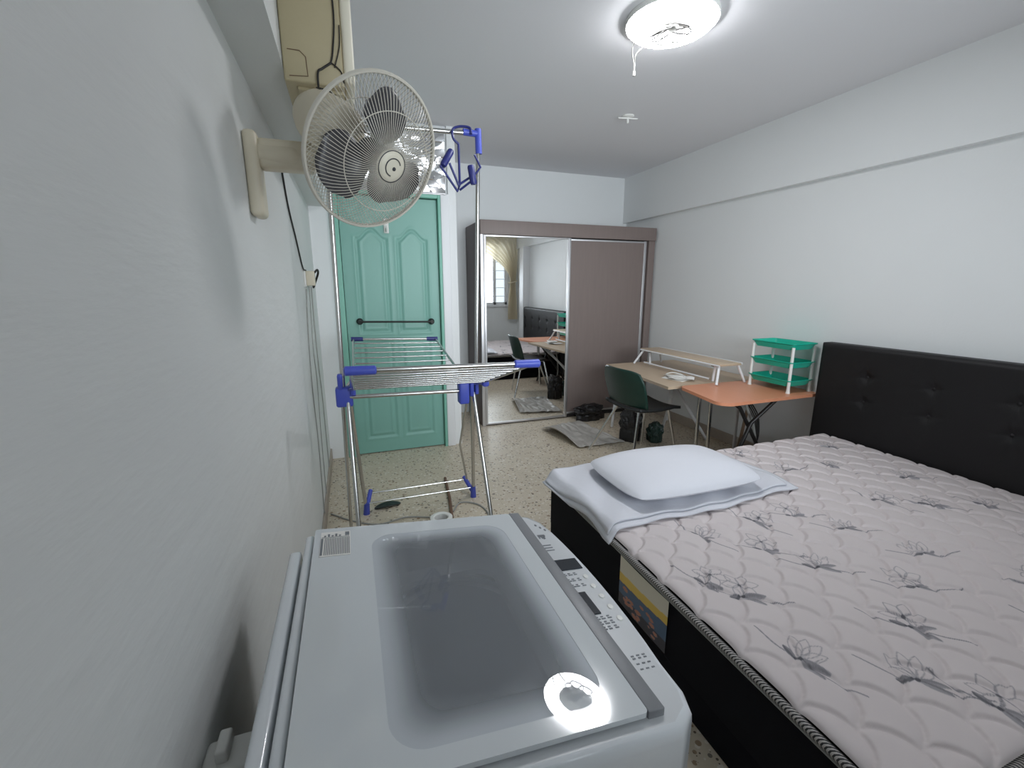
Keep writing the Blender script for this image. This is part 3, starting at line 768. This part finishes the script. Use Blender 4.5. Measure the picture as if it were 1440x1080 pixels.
tick2(0.188, 0.196, 0.90, 0.914); tick2(0.144, 0.196, 0.8955, 0.897)
m.build('label_print', MAT['print'], lb, smooth=False)
for x in (0.17, 0.59):
    for y in (0.41, 0.89):
        m = MB(); m.lathe([(0, 0), (0.025, 0), (0.025, 0.022)], 16, Matrix.Translation((x-wo.x, y-wo.y, 0))); m.build('foot', MAT['cable'], wm)
# white fitting between washer and wall
wt = thing('water_tap', 'white plastic fitting low on the wall behind the washing machine', 'wall fitting', (0.0, 0.585, 0.70))
m = MB(); m.box(0.0, 0.062, -0.03, 0.03, 0, 0.062, 0.008); m.build('body', MAT['whiteplastic'], wt)
m = MB(); m.box(0.018, 0.034, -0.012, 0.026, 0.06, 0.080, 0.004); m.build('lever', MAT['whiteplastic'], wt)

# ================================================================== BED
BX0, BX1, BY0, BY1, BZ = 1.172, 3.245, 0.347, 2.01, 0.400
bed = thing('bed_base', 'low black fabric bed base under the quilted mattress', 'bed base', (2.2, 1.18, 0))
bo_ = Vector((2.2, 1.18, 0))
m = MB(); m.box(BX0+0.006-bo_.x, BX1-0.006-bo_.x, BY0+0.008-bo_.y, BY1-0.008-bo_.y, 0.0, 0.13, 0.008); m.build('base', MAT['navyfabric'], bed)
HY0, HY1, HZ = 0.22, 2.125, 1.013
head = thing('headboard', 'tall black buttoned leather headboard against the right wall', 'headboard', (3.309, 1.18, 0))
bo_ = Vector((3.3, 1.18, 0))
btn = [(y, z) for y in (1.811, 1.466, 1.121, 0.776, 0.431) for z in (0.825, 0.665)]
def hb(u, v):
    y = HY0+u*(HY1-HY0); z = 0.05+v*(HZ-0.05)
    e = min(y-HY0, HY1-y, HZ-z, 0.03)/0.03; x = 3.245+0.022*(1-math.sqrt(max(0, 1-(1-e)**2)))
    for by, bz in btn:
        d_ = math.hypot(y-by, z-bz); x += 0.014*math.exp(-(d_/0.03)**2)
        if d_ < 0.16:
            a = math.atan2(z-bz, y-by)
            x += 0.0035*math.exp(-(d_/0.08)**2)*max(0, math.cos(4*a+0.6))**3
    return (x-bo_.x, y-bo_.y, z)
m = MB(); m.grid(300, 130, hb); m.box(3.267-bo_.x, 3.346-bo_.x, HY0-bo_.y, HY1-bo_.y, 0.0, HZ, 0.004)
hbo = m.build('upholstery', MAT['leather'], head, angle=60)
for by, bz in btn:
    m = MB(); m.lathe([(0, 0.008), (0.006, 0.007), (0.010, 0.003), (0.011, 0)], 14, Matrix.Translation((3.262-bo_.x, by-bo_.y, bz)) @ Matrix.Rotation(-PI/2, 4, 'Y')); m.build('button', MAT['leather'], head)
# --- mattress
mt = thing('mattress', 'cream quilted mattress with grey flower print and dark sides', 'mattress', (2.2, 1.18, 0.13))
mo_ = Vector((2.2, 1.18, 0.13))
DX, DY = BX1-BX0-0.012, BY1-BY0
NX, NY = 690, 556
xs = np.linspace(0, DX, NX); ys = np.linspace(0, DY, NY)
X, Y = np.meshgrid(xs, ys)
wob = 0.006*np.sin(X*9+Y*4)+0.005*np.sin(Y*13-X*5)
Xq, Yq = X+wob, Y+wob*0.7
r_q = 0.083
Hq = np.full(X.shape, -1.0)
i0 = np.floor((Xq-r_q)/r_q).astype(int)
for di in range(0, 4):
    ii = i0+di
    off = (ii % 2)*r_q
    jc = np.round((Yq-off)/(2*r_q))
    dist = np.hypot(Xq-ii*r_q, Yq-(off+jc*2*r_q))
    ins = (dist < r_q) & (Hq < 0)
    Hq = np.where(ins, r_q-dist, Hq)
Hq = np.maximum(Hq, 0)
puff = 0.0150*(1-np.exp(-Hq/0.0125))
for _ in range(2):
    puff[1:-1, :] = (puff[:-2, :]+2*puff[1:-1, :]+puff[2:, :])/4
    puff[:, 1:-1] = (puff[:, :-2]+2*puff[:, 1:-1]+puff[:, 2:])/4
edge = np.minimum.reduce([X, DX-X, Y, DY-Y])
roll = np.clip(edge/0.03, 0, 1); fall = 0.016*(1-np.sqrt(np.maximum(0, 1-(1-roll)**2)))
Z = BZ-0.012+puff-fall+0.004*np.sin(X*2.1+1)*np.sin(Y*2.7)
# --- printed flowers
ink = np.zeros(X.shape)
hx, hy = xs[1]-xs[0], ys[1]-ys[0]
def stamp(px, py, r, val):
    a0, a1 = int((px-r)/hx)-1, int((px+r)/hx)+2; b0, b1 = int((py-r)/hy)-1, int((py+r)/hy)+2
    a0, b0 = max(a0, 0), max(b0, 0); a1, b1 = min(a1, NX), min(b1, NY)
    if a0 >= a1 or b0 >= b1: return
    d_ = np.hypot(X[b0:b1, a0:a1]-px, Y[b0:b1, a0:a1]-py)
    ink[b0:b1, a0:a1] = np.maximum(ink[b0:b1, a0:a1], val*np.clip((r-d_)/0.002+0.6, 0, 1))
def stroke(P, r, val):
    P = [Vector((p[0], p[1], 0)) for p in P]; Q = bez(P, 10)
    for a, b in zip(Q[:-1], Q[1:]):
        n2 = max(1, int((b-a).length/0.0022))
        for k in range(n2): p = a.lerp(b, k/n2); stamp(p.x, p.y, r, val)
def leafp(p, ang, ln, wd_, val):
    c, s = math.cos(ang), math.sin(ang)
    for k in range(26):
        t = k/25; w_ = wd_*math.sin(PI*t)**0.8*(1-0.3*t)
        for q in (-1, -0.5, 0, 0.5, 1): stamp(p[0]+c*ln*t-s*w_*q, p[1]+s*ln*t+c*w_*q, 0.0034, val*(0.75+0.25*(q > 0)))
def outline_leaf(p, ang, ln, wd_, val, r=0.0013):
    c, s = math.cos(ang), math.sin(ang)
    for sg in (1, -1):
        stroke([(p[0]+c*ln*t-s*wd_*sg*math.sin(PI*t), p[1]+s*ln*t+c*wd_*sg*math.sin(PI*t)) for t in (0, 0.25, 0.5, 0.75, 1.0)], r, val)
rn = random.Random(21)
flowers = [(1.656, 1.10), (1.305, 0.684), (1.719, 0.656), (1.525, 0.534), (1.617, 0.418), (1.498, 1.263), (1.368, 0.93), (1.741, 0.953), (2.007, 1.26), (2.108, 1.099), (1.95, 0.764), (2.204, 0.878), (2.702, 1.113), (2.935, 1.029), (2.524, 1.215), (1.90, 1.5), (1.794, 1.273), (2.71, 1.599), (2.45, 1.62), (2.95, 1.35), (2.4, 0.62), (2.75, 0.75), (3.05, 0.55), (2.15, 0.48), (2.6, 0.42), (3.0, 1.8), (2.35, 1.9), (1.4, 1.6), (1.30, 1.02)]
for k, (fx, fy) in enumerate(flowers):
    x, y = fx-BX0-0.006, fy-BY0; a = rn.uniform(-1.3, -0.2)+(0.5 if k % 3 == 0 else 0)
    # stem
    c, s = math.cos(a), math.sin(a)
    stroke([(x-c*0.13-s*0.03, y-s*0.13+c*0.03), (x-c*0.06, y-s*0.06), (x, y), (x+c*0.07+s*0.012, y+s*0.07-c*0.012), (x+c*0.15, y+s*0.15)], 0.0018, 0.8)
    big = 1.0 if k in (1, 2, 3, 4, 6, 7, 12, 16) else 0.75
    for q in range(2): leafp((x, y), a+(-0.42+0.6*q)+rn.uniform(-0.15, 0.15), 0.066*big, 0.0085*big, 0.62)
    leafp((x-c*0.012, y-s*0.012), a+PI+rn.uniform(-0.7, 0.7), 0.036*big, 0.008*big, 0.85)
    stamp(x, y, 0.007*big, 0.95); stamp(x-0.012*c, y-0.012*s, 0.005*big, 0.95)
    if k % 2 == 0:
        f0 = (x+0.05*math.cos(a+1.6), y+0.05*math.sin(a+1.6))
        stroke([(x, y), ((x+f0[0])/2+0.008, (y+f0[1])/2), f0], 0.0014, 0.7)
        stamp(f0[0], f0[1], 0.006, 0.9)
        for q in range(6):
            b = a+q*PI/3+0.2; outline_leaf(f0, b, 0.058+0.012*rn.random(), 0.017, 0.55)
    else:
        for q in range(4):
            b = a+0.9+q*0.42; outline_leaf((x, y), b, 0.075+0.02*rn.random(), 0.016, 0.5)
    for q in range(3):
        b = a+PI*0.5+rn.uniform(-1.2, 1.2); stroke([(x, y), (x+0.03*math.cos(b), y+0.03*math.sin(b)), (x+0.06*math.cos(b+0.4), y+0.06*math.sin(b+0.4))], 0.0011, 0.6)
def gridmesh(name, Xw, Yw, Zw, attrs, material, parent):
    ny, nx = Xw.shape
    me = bpy.data.meshes.new(name); me.vertices.add(nx*ny)
    co = np.stack([Xw, Yw, Zw], -1).reshape(-1).astype(np.float32); me.vertices.foreach_set('co', co)
    idx = np.arange(nx*ny).reshape(ny, nx)
    q = np.stack([idx[:-1, :-1], idx[:-1, 1:], idx[1:, 1:], idx[1:, :-1]], -1).reshape(-1, 4)
    nf = len(q); me.loops.add(nf*4); me.polygons.add(nf)
    me.loops.foreach_set('vertex_index', q.reshape(-1).astype(np.int32))
    me.polygons.foreach_set('loop_start', np.arange(0, nf*4, 4, dtype=np.int32))
    me.polygons.foreach_set('loop_total', np.full(nf, 4, dtype=np.int32))
    me.polygons.foreach_set('use_smooth', np.ones(nf, dtype=bool))
    for an, av in attrs.items():
        at = me.attributes.new(an, 'FLOAT', 'POINT'); at.data.foreach_set('value', av.reshape(-1).astype(np.float32))
    me.update(calc_edges=True); me.validate()
    me.materials.append(material); ob = bpy.data.objects.new(name, me); COL.objects.link(ob); ob.parent = parent
    return ob
MAT['quilt'] = attr_mix('quilted_print', [(0.0, srgb(203, 194, 194)), (0.45, srgb(150, 146, 150)), (1.0, srgb(58, 58, 66))], 'ink', 0.72, bump=(700, 0.15, 0.0006))
gridmesh('quilted_top', X+BX0+0.006-mo_.x, Y+BY0-mo_.y, Z-mo_.z, {'ink': ink}, MAT['quilt'], mt)
m = MB(); m.prism(rrect(BX0-mo_.x, BX1-0.004-mo_.x, BY0-0.004-mo_.y, BY1+0.004-mo_.y, 0.035, 6), 0.004, BZ-0.034-mo_.z); m.build('side_border', MAT['navyfabric'], mt, angle=40)
def striped(name, c1, c2, sc):
    mm = mat(name, c1, 0.7); nt = mm.node_tree; p = nt.nodes['Principled BSDF']; tc = nt.nodes.new('ShaderNodeTexCoord')
    sp = nt.nodes.new('ShaderNodeSeparateXYZ'); ad = nt.nodes.new('ShaderNodeMath'); ad.operation = 'ADD'
    mu = nt.nodes.new('ShaderNodeMath'); mu.operation = 'MULTIPLY'; mu.inputs[1].default_value = sc
    fr = nt.nodes.new('ShaderNodeMath'); fr.operation = 'FRACT'; gt = nt.nodes.new('ShaderNodeMath'); gt.operation = 'GREATER_THAN'; gt.inputs[1].default_value = 0.45
    mx = nt.nodes.new('ShaderNodeMix'); mx.data_type = 'RGBA'; mx.inputs['A'].default_value = c1; mx.inputs['B'].default_value = c2
    nt.links.new(tc.outputs['Object'], sp.inputs[0]); nt.links.new(sp.outputs[0], ad.inputs[0]); nt.links.new(sp.outputs[1], ad.inputs[1])
    nt.links.new(ad.outputs[0], mu.inputs[0]); nt.links.new(mu.outputs[0], fr.inputs[0]); nt.links.new(fr.outputs[0], gt.inputs[0]); nt.links.new(gt.outputs[0], mx.inputs['Factor']); nt.links.new(mx.outputs['Result'], p.inputs['Base Color'])
    return mm
MAT['tape'] = striped('ribbed_tape', srgb(34, 34, 38), srgb(176, 172, 168), 110)
RP = [Vector((x-mo_.x, y-mo_.y, 0)) for x, y in rrect(BX0+0.002, BX1-0.004, BY0-0.002, BY1+0.002, 0.035, 6)]
m = MB(); m.tube([p+Vector((0, 0, BZ-0.030-mo_.z)) for p in RP], 0.0115, 10, closed=True); m.build('edge_tape', MAT['tape'], mt)
m = MB(); m.tube([p*1.0+Vector((p.x, p.y, 0)).normalized()*0.004+Vector((0, 0, BZ-0.047-mo_.z)) for p in RP], 0.0035, 8, closed=True); m.build('piping', MAT['greycable'], mt)
# printed picture label sewn on the dark side
NL = 70
u = np.linspace(0, 1, NL); v = np.linspace(0, 1, NL); UU, VV = np.meshgrid(u, v)
cv = np.zeros(UU.shape)
cv = np.where(VV > 0.62, 0.95, cv)                                   # pale sky
cv = np.where((VV > 0.47+0.08*UU) & (VV <= 0.66+0.04*UU), 0.72, cv)  # yellow band
cv = np.where((VV > 0.22) & (VV <= 0.47+0.08*UU), 0.28, cv)          # blue
rl = np.random.RandomState(2)
for k in range(26):
    cxk, cyk, rk_ = rl.rand()*0.8+0.1, rl.rand()*0.36+0.04, 0.025+0.035*rl.rand()
    cv = np.where(np.hypot(UU-cxk, (VV-cyk)*1.3) < rk_, 0.5, cv)
MAT['labelprint'] = attr_mix('label_print', [(0.0, srgb(40, 44, 58)), (0.28, srgb(62, 92, 122)), (0.5, srgb(170, 112, 92)), (0.72, srgb(214, 182, 78)), (1.0, srgb(206, 206, 200))], 'print', 0.35)
lbp = gridmesh('picture_label', np.full(UU.shape, BX0-0.0045-mo_.x)-0.003*np.sin(PI*UU), 1.325-UU*0.285-mo_.y, 0.145+VV*0.205-mo_.z, {'print': cv}, MAT['labelprint'], mt)
lbp['label'] = 'colourful printed label on the dark mattress side'

# --- folded sheet and pillow
def sheet(u, v):
    x = 1.150+u*1.10+0.015*math.sin(v*5); y = 1.385+v*0.635+0.10*u*(0.6-v)*0.6+0.012*math.sin(u*9)
    z = BZ+0.012+0.005*math.sin(u*14+v*5)*math.sin(v*9)+0.004*math.sin(u*31-v*13)
    if x < BX0+0.02: z -= min(0.05, (BX0+0.02-x)*1.4)
    return (x, y, z)
sh = thing('folded_sheet', 'white folded sheet spread under the pillow on the far corner of the mattress', 'sheet', (1.7, 1.7, BZ))
so = Vector((1.7, 1.7, BZ))
for k, (dz, du, name) in enumerate(((0.0, 0.0, 'lower_fold'), (0.011, 0.035, 'upper_fold'))):
    def f_(u, v, dz=dz, du=du):
        x, y, z = sheet(u*(1-du*1.5)+du*0.3, v*(1-du*2)+du*1.4); return (x-so.x, y-so.y, z+dz-so.z)
    ob = MB().grid(90, 60, f_).build(name, MAT['sheet'], sh, angle=80)
    sm = ob.modifiers.new('thick', 'SOLIDIFY'); sm.thickness = 0.007; sm.offset = 1
def pil(u, v, sg):
    a, b = 2*u-1, 2*v-1
    prof = max(0, (1-abs(a)**2.8))**0.55*max(0, (1-abs(b)**2.6))**0.6
    pinch = 1-0.07*(abs(a)**2)*0-0.06*(abs(b)**2)*0
    q_ = 1-0.10*(abs(a)*abs(b))**3; X_ = a*0.372*q_; Y_ = b*0.252*q_
    z = sg*0.062*prof+0.004*math.sin(9*u+5*v)*prof*(1 if sg > 0 else 0)
    return (X_, Y_, z+0.062+ (0.012 if sg < 0 else 0.012)*(1-prof)*-1)
m = MB(); m.grid(70, 50, lambda u, v: pil(u, v, 1)); m.grid(70, 50, lambda u, v: pil(u, v, -1))
po = m.build('pillow', MAT['pillow'], angle=70); po.location = (1.70, 1.690, BZ+0.034); po.rotation_euler = (0, 0, math.radians(-1))
tag(po, 'white pillow lying on the folded sheet at the corner of the bed', 'pillow')

# ================================================================== TABLES
TZ = 0.642
pd = thing('study_desk', 'pale wood desk against the right wall with white legs', 'desk', (2.92, 3.2, 0))
po_ = Vector((2.92, 3.2, 0)); Ld = lambda *p: Vector(p)-po_
m = MB(); m.prism([(2.557-po_.x, 3.72-po_.y), (2.46-po_.x, 2.68-po_.y), (3.362-po_.x, 2.68-po_.y), (3.362-po_.x, 3.72-po_.y)], TZ-0.022, TZ)
m.build('tabletop', MAT['palewood'], pd, smooth=False)
for y in (2.77, 3.64): MB().tube([Ld(2.60, y, TZ-0.03), Ld(3.28, y, TZ-0.03)], 0.012, 10).build('apron', MAT['white'], pd)
for P in ([(2.60, 2.77, 0.612), (3.22, 3.02, 0.012)], [(3.28, 2.77, 0.612), (3.28, 2.77, 0.012)], [(2.66, 3.64, 0.612), (2.62, 3.66, 0.012)], [(3.28, 3.64, 0.612), (3.29, 3.66, 0.012)], [(2.64, 2.81, 0.612), (3.02, 3.40, 0.012)]):
    MB().tube([Ld(*p) for p in P], 0.013, 10).build('leg', MAT['white'], pd)
ot = thing('folding_table', 'orange wood folding table with rounded corners and dark legs between desk and headboard', 'table', (2.92, 2.4, 0))
oo = Vector((2.92, 2.4, 0)); Lo = lambda *p: Vector(p)-oo
poly = []
for cx_, cy_, r_, a0 in ((3.33, 2.63, 0.03, 0), (2.61, 2.60, 0.07, 90), (2.545, 2.22, 0.085, 180), (3.30, 2.175, 0.035, 270)):
    for k in range(9):
        a = math.radians(a0+90*k/8); poly.append((cx_+r_*math.cos(a)-oo.x, cy_+r_*math.sin(a)-oo.y))
m = MB(); m.prism(poly, TZ+0.002-0.022, TZ+0.002); m.build('tabletop', MAT['orangewood'], ot, angle=30)
for P in ([(2.66, 2.56, 0.62), (2.68, 2.58, 0.012)], [(2.68, 2.47, 0.62), (2.72, 2.50, 0.012)]):
    MB().tube([Lo(*p) for p in P], 0.013, 10).build('leg', MAT['steel'], ot)
for P in ([(2.68, 2.32, 0.615), (2.80, 2.32, 0.54), (3.18, 2.34, 0.012)], [(3.14, 2.28, 0.615), (2.90, 2.30, 0.42), (2.74, 2.32, 0.012)]):
    MB().tube([Lo(*p) for p in P], 0.014, 10).build('leg', MAT['dark'], ot)
m = MB(); m.box(2.60-oo.x, 3.2-oo.x, 2.30-oo.y, 2.34-oo.y, 0.60, 0.62, 0.004); m.build('rail', MAT['dark'], ot)

# desk riser shelf
hs = thing('desk_riser', 'long low riser shelf of pale wood on white metal legs standing on the desk', 'shelf', (3.0, 3.15, TZ))
m = MB(); m.box(-0.135, 0.085, -0.545, 0.455, 0.142, 0.160, 0.003); m.build('shelf_board', MAT['palewood'], hs)
for x, z, r in ((0.085, 0.154, 0.009), (-0.135, 0.146, 0.007)):
    MB().tube([(x, -0.545, z), (x, 0.455, z)], r, 8).build('shelf_rim', MAT['white'], hs)
for y, s in ((-0.52, -1), (0.43, 1)):
    for P in ([(-0.115, y, 0.144), (-0.18, y+0.055*s, 0.008)], [(0.07, y, 0.144), (0.125, y+0.033*s, 0.008)], [(-0.09, y-0.065*s, 0.144), (-0.09, y-0.076*s, 0.008)]):
        MB().tube(P, 0.0105, 10).build('leg', MAT['white'], hs)
MB().tube([(-0.14, -0.45, 0.032), (-0.14, 0.38, 0.032)], 0.0075, 10).build('stretcher', MAT['white'], hs)
for y in (-0.44, 0.36):
    m = MB(); m.box(-0.105, -0.085, y-0.013, y+0.013, 0.126, 0.142, 0.003); m.build('bracket', MAT['dark'], hs)

# papers / cable bundle on the desk
pp = thing('paper_pile', 'small pile of white papers and looped white cable on the desk before the riser', 'papers', (2.715, 2.90, TZ))
for k, (a, dx, dy) in enumerate(((0.3, 0.0, 0.0), (-0.2, 0.02, 0.04), (0.8, -0.02, -0.04))):
    def fp(u, v, k=k):
        return Matrix.Rotation(a, 3, 'Z') @ Vector(((u-0.5)*0.13+dx, (v-0.5)*0.20+dy, 0.003+0.006*k+0.012*(math.sin(u*3+k)*math.sin(v*4+k*2))**2))
    ob = MB().grid(12, 12, fp).build('paper_sheet', MAT['paper'], pp, angle=80); sm = ob.modifiers.new('t', 'SOLIDIFY'); sm.thickness = 0.0012
P = [(0.06*math.cos(t*1.0)*(1-0.02*t), 0.10*math.sin(t)+0.01*math.sin(3*t), 0.034+0.004*math.sin(2*t)) for t in [k*0.35 for k in range(44)]]
MB().tube(P, 0.0035, 6).build('cable_loop', MAT['whiteplastic'], pp)

# basket rack
bk = thing('basket_rack', 'small teal three-tier plastic basket rack with white posts on the orange table', 'basket rack', (3.215, 2.375, TZ+0.002))
bw, bd = 0.103, 0.163
posts = [(-bw, -bd), (bw, -bd), (bw, bd), (-bw, bd)]
for x, y in posts:
    m = MB(); m.tube([(x, y, 0), (x, y, 0.01), (x, y, 0.03), (x, y, 0.325)], [0.015, 0.013, 0.0105, 0.0105], 12); m.build('post', MAT['whiteplastic'], bk)
for z in (0.048, 0.178, 0.308):
    m = MB(); 
    def bas(sc, zz): return [(x, y, zz) for x, y in rrect(-(bw+0.012)*sc, (bw+0.012)*sc, -(bd+0.012)*sc, (bd+0.012)*sc, 0.025, 4)]
    R_ = [bas(0.86, z), bas(1.0, z+0.042), bas(1.04, z+0.044), bas(1.04, z+0.038), bas(1.01, z+0.034)]
    vs = [p for r_ in R_ for p in r_]; n2 = len(R_[0]); fs = [[i*n2+k, i*n2+(k+1) % n2, (i+1)*n2+(k+1) % n2, (i+1)*n2+k] for i in range(len(R_)-1) for k in range(n2)]+[list(range(n2))]
    m.add(vs, fs); ob = m.build('basket', MAT['teal2'], bk, angle=35); sm = ob.modifiers.new('t', 'SOLIDIFY'); sm.thickness = 0.0025

# chair
ch = thing('chair', 'dark green moulded chair with splayed chrome legs pushed in at the desk', 'chair', (2.40, 2.90, 0), math.radians(4))
def cseat(u, v):
    b = 2*u-1; x = -0.20+0.42*v; w_ = 0.215-0.025*v*v
    return (x, b*w_, 0.468+0.018*b*b-0.015*math.sin(PI*v)+(-0.02*(v-0.8)/0.2 if v > 0.8 else 0))
ob = MB().grid(24, 24, cseat).build('seat', MAT['blackseat'], ch, angle=80); sm = ob.modifiers.new('t', 'SOLIDIFY'); sm.thickness = 0.022; sm.offset = -1
def cback(u, v):
    b = 2*u-1; w_ = (0.235+0.012*math.sin(PI*v))*(1-0.16*max(0, v-0.75)/0.25*0.6)
    z = 0.485+0.290*v-0.022*abs(b)**5*v
    return (-0.20-0.075*v+0.055*b*b-0.02*(1-v)**2*0, b*w_, z)
ob = MB().grid(28, 20, cback).build('backrest', MAT['green'], ch, angle=80); sm = ob.modifiers.new('t', 'SOLIDIFY'); sm.thickness = 0.012; sm.offset = 0
for x, y, fx_, fy_ in ((-0.14, 0.13, -0.29, 0.30), (-0.14, -0.13, -0.20, -0.16), (0.15, 0.13, 0.22, 0.24), (0.15, -0.13, 0.30, -0.10)):
    MB().tube([(x, y, 0.44), (fx_, fy_, 0.012)], [0.012, 0.010], 10).build('leg', MAT['chrome'], ch)
m = MB(); m.tube([(-0.14, 0.13, 0.436), (0.15, 0.13, 0.436), (0.15, -0.13, 0.436), (-0.14, -0.13, 0.436)], 0.010, 8, closed=True); m.build('seat_frame', MAT['chrome'], ch)

# ================================================================== FLOOR CLUTTER
from mathutils import noise as mn
def csheet(u, v):
    x = 1.93+0.46*u+0.10*v*v; y = 3.84-0.60*v+0.10*u*(1-v)
    q = Vector((x*5, y*2.2, 1.3))
    z = 0.012+0.055*max(0, mn.noise(q)+0.25)*math.sin(PI*min(1, v*1.05))**0.5+0.022*abs(mn.noise(q*3.1))+0.05*(1-min(1, u/0.18))**2*math.sin(PI*v)
    return (x, y, max(0.004, z))
ob = MB().grid(60, 60, csheet).build('plastic_sheet', MAT['plasticbag'], angle=80); sm = ob.modifiers.new('t', 'SOLIDIFY'); sm.thickness = 0.003; sm.offset = 1
tag(ob, 'crumpled grey plastic sheet on the floor before the brown wardrobe door', 'plastic sheet')
def blob(name, c, rx, ry, h, seed, mt_, label, cat):
    def f_(u, v):
        a = 2*PI*u; b = PI*v
        d = Vector((math.sin(b)*math.cos(a), math.sin(b)*math.sin(a), math.cos(b)))
        q = d*2.2+Vector((seed*3.1, seed, 0))
        s_ = 1+0.30*mn.noise(q)-0.22*abs(mn.noise(q*2.3))-0.10*abs(mn.noise(q*5))
        if v in (0, 1): s_ = 0.9
        z = h*(0.5-0.5*math.cos(b))*(0.75+0.35*s_)
        if b < 1.1: z = 0.0
        return (rx*s_*math.sin(b)**0.6*math.cos(a), ry*s_*math.sin(b)**0.6*math.sin(a), 0.002+max(0, z))
    ob = MB().grid(65, 45, f_).build(name, MAT[mt_], angle=50); ob.location = c
    tag(ob, label, cat)
blob('black_bag', (2.585, 3.30, 0), 0.10, 0.10, 0.27, 1, 'blackbag', 'lumpy black bag on the floor under the green chair', 'bag')
blob('green_bag', (2.775, 3.19, 0), 0.075, 0.075, 0.16, 2, 'greenbag', 'small dark green bag on the floor behind the chair legs', 'bag')
blob('black_bag', (2.56, 4.01, 0), 0.17, 0.10, 0.15, 5, 'blackbag', 'dark bundle on the floor at the foot of the brown wardrobe door', 'bag')
cb = MB(); cb.box(-0.012, 0.012, -0.08, 0.08, 0, 0.42, 0.002)
ob = cb.build('cardboard', MAT['cardboard']); ob.location = (3.215, 2.675, 0); ob.rotation_euler = (0, math.radians(6), math.radians(-50))
tag(ob, 'brown cardboard sheet leaning under the orange table', 'cardboard')
rc = random.Random(9)
for k in range(5):
    y = 2.44+0.028*k; x = 2.95+0.02*k
    P = [(x, y+0.0, 0.612), (x+0.03+0.02*k, y-0.02, 0.50), (x+0.08+0.025*k, y-0.05, 0.36), (x+0.10+0.015*k, y-0.06, 0.15), (x+0.02, y+0.05, 0.012)]
    lab = ['thickest pale cable hanging under the orange table', 'black cable hanging under the orange table beside the thick pale one', 'middle black cable of those hanging under the orange table', 'black cable hanging under the orange table beside the outermost one', 'outermost black cable hanging under the orange table toward the headboard'][k]
    tag(MB().tube(bez(P, 8), 0.011 if k == 0 else 0.005, 8).build('hanging_cable', MAT['greycable'] if k == 0 else MAT['cable']), lab, 'cable')
rg = thing('ring', 'white ring with a dark hollow middle on the floor behind the washing machine', 'ring', (0.653, 2.40, 0))
m = MB(); m.lathe([(0.040, 0.0), (0.066, 0.0), (0.068, 0.01), (0.066, 0.048), (0.060, 0.052), (0.044, 0.052), (0.040, 0.048)], 40, None, True); m.build('outer_ring', MAT['whiteplastic'], rg)
m = MB(); m.lathe([(0, 0.012), (0.039, 0.012), (0.039, 0.004), (0, 0.004)], 32); m.build('core', MAT['cable'], rg)
ob = MB().tube([(0.725, 2.44, 0.011), (0.765, 2.70, 0.013), (0.80, 3.02, 0.011)], 0.010, 8).build('rod', MAT['rod'])
tag(ob, 'thin brown stick lying on the floor under the drying rack', 'stick')
ob = MB().tube(bez([(0.75, 2.52, 0.006), (0.82, 2.62, 0.006), (0.92, 2.56, 0.006), (0.95, 2.42, 0.006), (0.9, 2.36, 0.006)], 8), 0.005, 6).build('floor_cable', MAT['greycable'])
tag(ob, 'loop of grey cable on the floor beside the white ring', 'cable')
ob = MB().tube(bez([(0.03, 2.75, 0.005), (0.15, 2.62, 0.005), (0.30, 2.52, 0.005), (0.46, 2.55, 0.005), (0.60, 2.50, 0.005)], 8), 0.0045, 6).build('floor_cable', MAT['greycable'])
tag(ob, 'grey cable along the floor from the left wall to the white ring', 'cable')
m = MB()
def slip(u, v): a = 2*u-1; return (a*0.085, (v-0.5)*0.07*math.sqrt(max(0, 1-a*a)), 0.006+0.012*(1-a*a))
ob = m.grid(24, 8, slip).build('dark_scrap', MAT['blackbag'], angle=80); sm = ob.modifiers.new('t', 'SOLIDIFY'); sm.thickness = 0.004; ob.location = (0.37, 2.74, 0); ob.rotation_euler = (0, 0, 0.15)
tag(ob, 'small pointed dark scrap on the floor below the drying rack lower bars', 'scrap')

# ================================================================== CURTAIN (seen in the mirror)
cu = thing('curtain', 'beige curtain tied back at the window reflected in the mirror', 'curtain', (2.6, YB+0.10, 0))
co_ = Vector((2.6, YB+0.10, 0))
def curt(u, v):
    # v 0 at rail (z 2.36) to 1 at hem (z 0.72); tie at z 1.38
    zt_, zk, zh = 2.36, 1.46, 0.74
    tk = 0.6
    if v < tk:
        t = v/tk; z = zt_+(zk-zt_)*t
        xl = 1.85+1.33*(1-(1-t)**2.4); xr = 3.34-0.05*t**2
        sag = -0.06*math.sin(PI*t)*(1-u)
    else:
        t = (v-tk)/(1-tk); z = zk+(zh-zk)*t; xl = 3.18-0.05*math.sin(PI*t*0.6); xr = 3.29+0.04*t; sag = 0
    x = xl+(xr-xl)*u
    amp = 0.022+0.012*math.sin(3*u)
    y = amp*math.sin(u*2*PI*8+2*v)+0.01
    return (x-co_.x, y, z+sag-co_.z)
m = MB(); m.grid(150, 70, curt); ob = m.build('drape', MAT['curtain'], cu, angle=80)
m = MB(); m.tube([(3.16-co_.x, 0.05, 1.46), (3.22-co_.x, 0.06, 1.47), (3.30-co_.x, 0.05, 1.49), (3.33-co_.x, -0.02, 1.50), (3.30-co_.x, -0.04, 1.49), (3.16-co_.x, -0.03, 1.46)], 0.012, 8, closed=True); m.build('tieback', MAT['curtain'], cu)
m = MB(); m.tube([(0.5-co_.x, 0, 2.375), (3.34-co_.x, 0, 2.375)], 0.011, 10); m.build('rod', MAT['white'], cu)
for x in (0.55, 3.31): 
    m = MB(); m.box(x-0.012-co_.x, x+0.012-co_.x, -0.10, 0.012, 2.36, 2.39, 0.003); m.build('bracket', MAT['white'], cu)
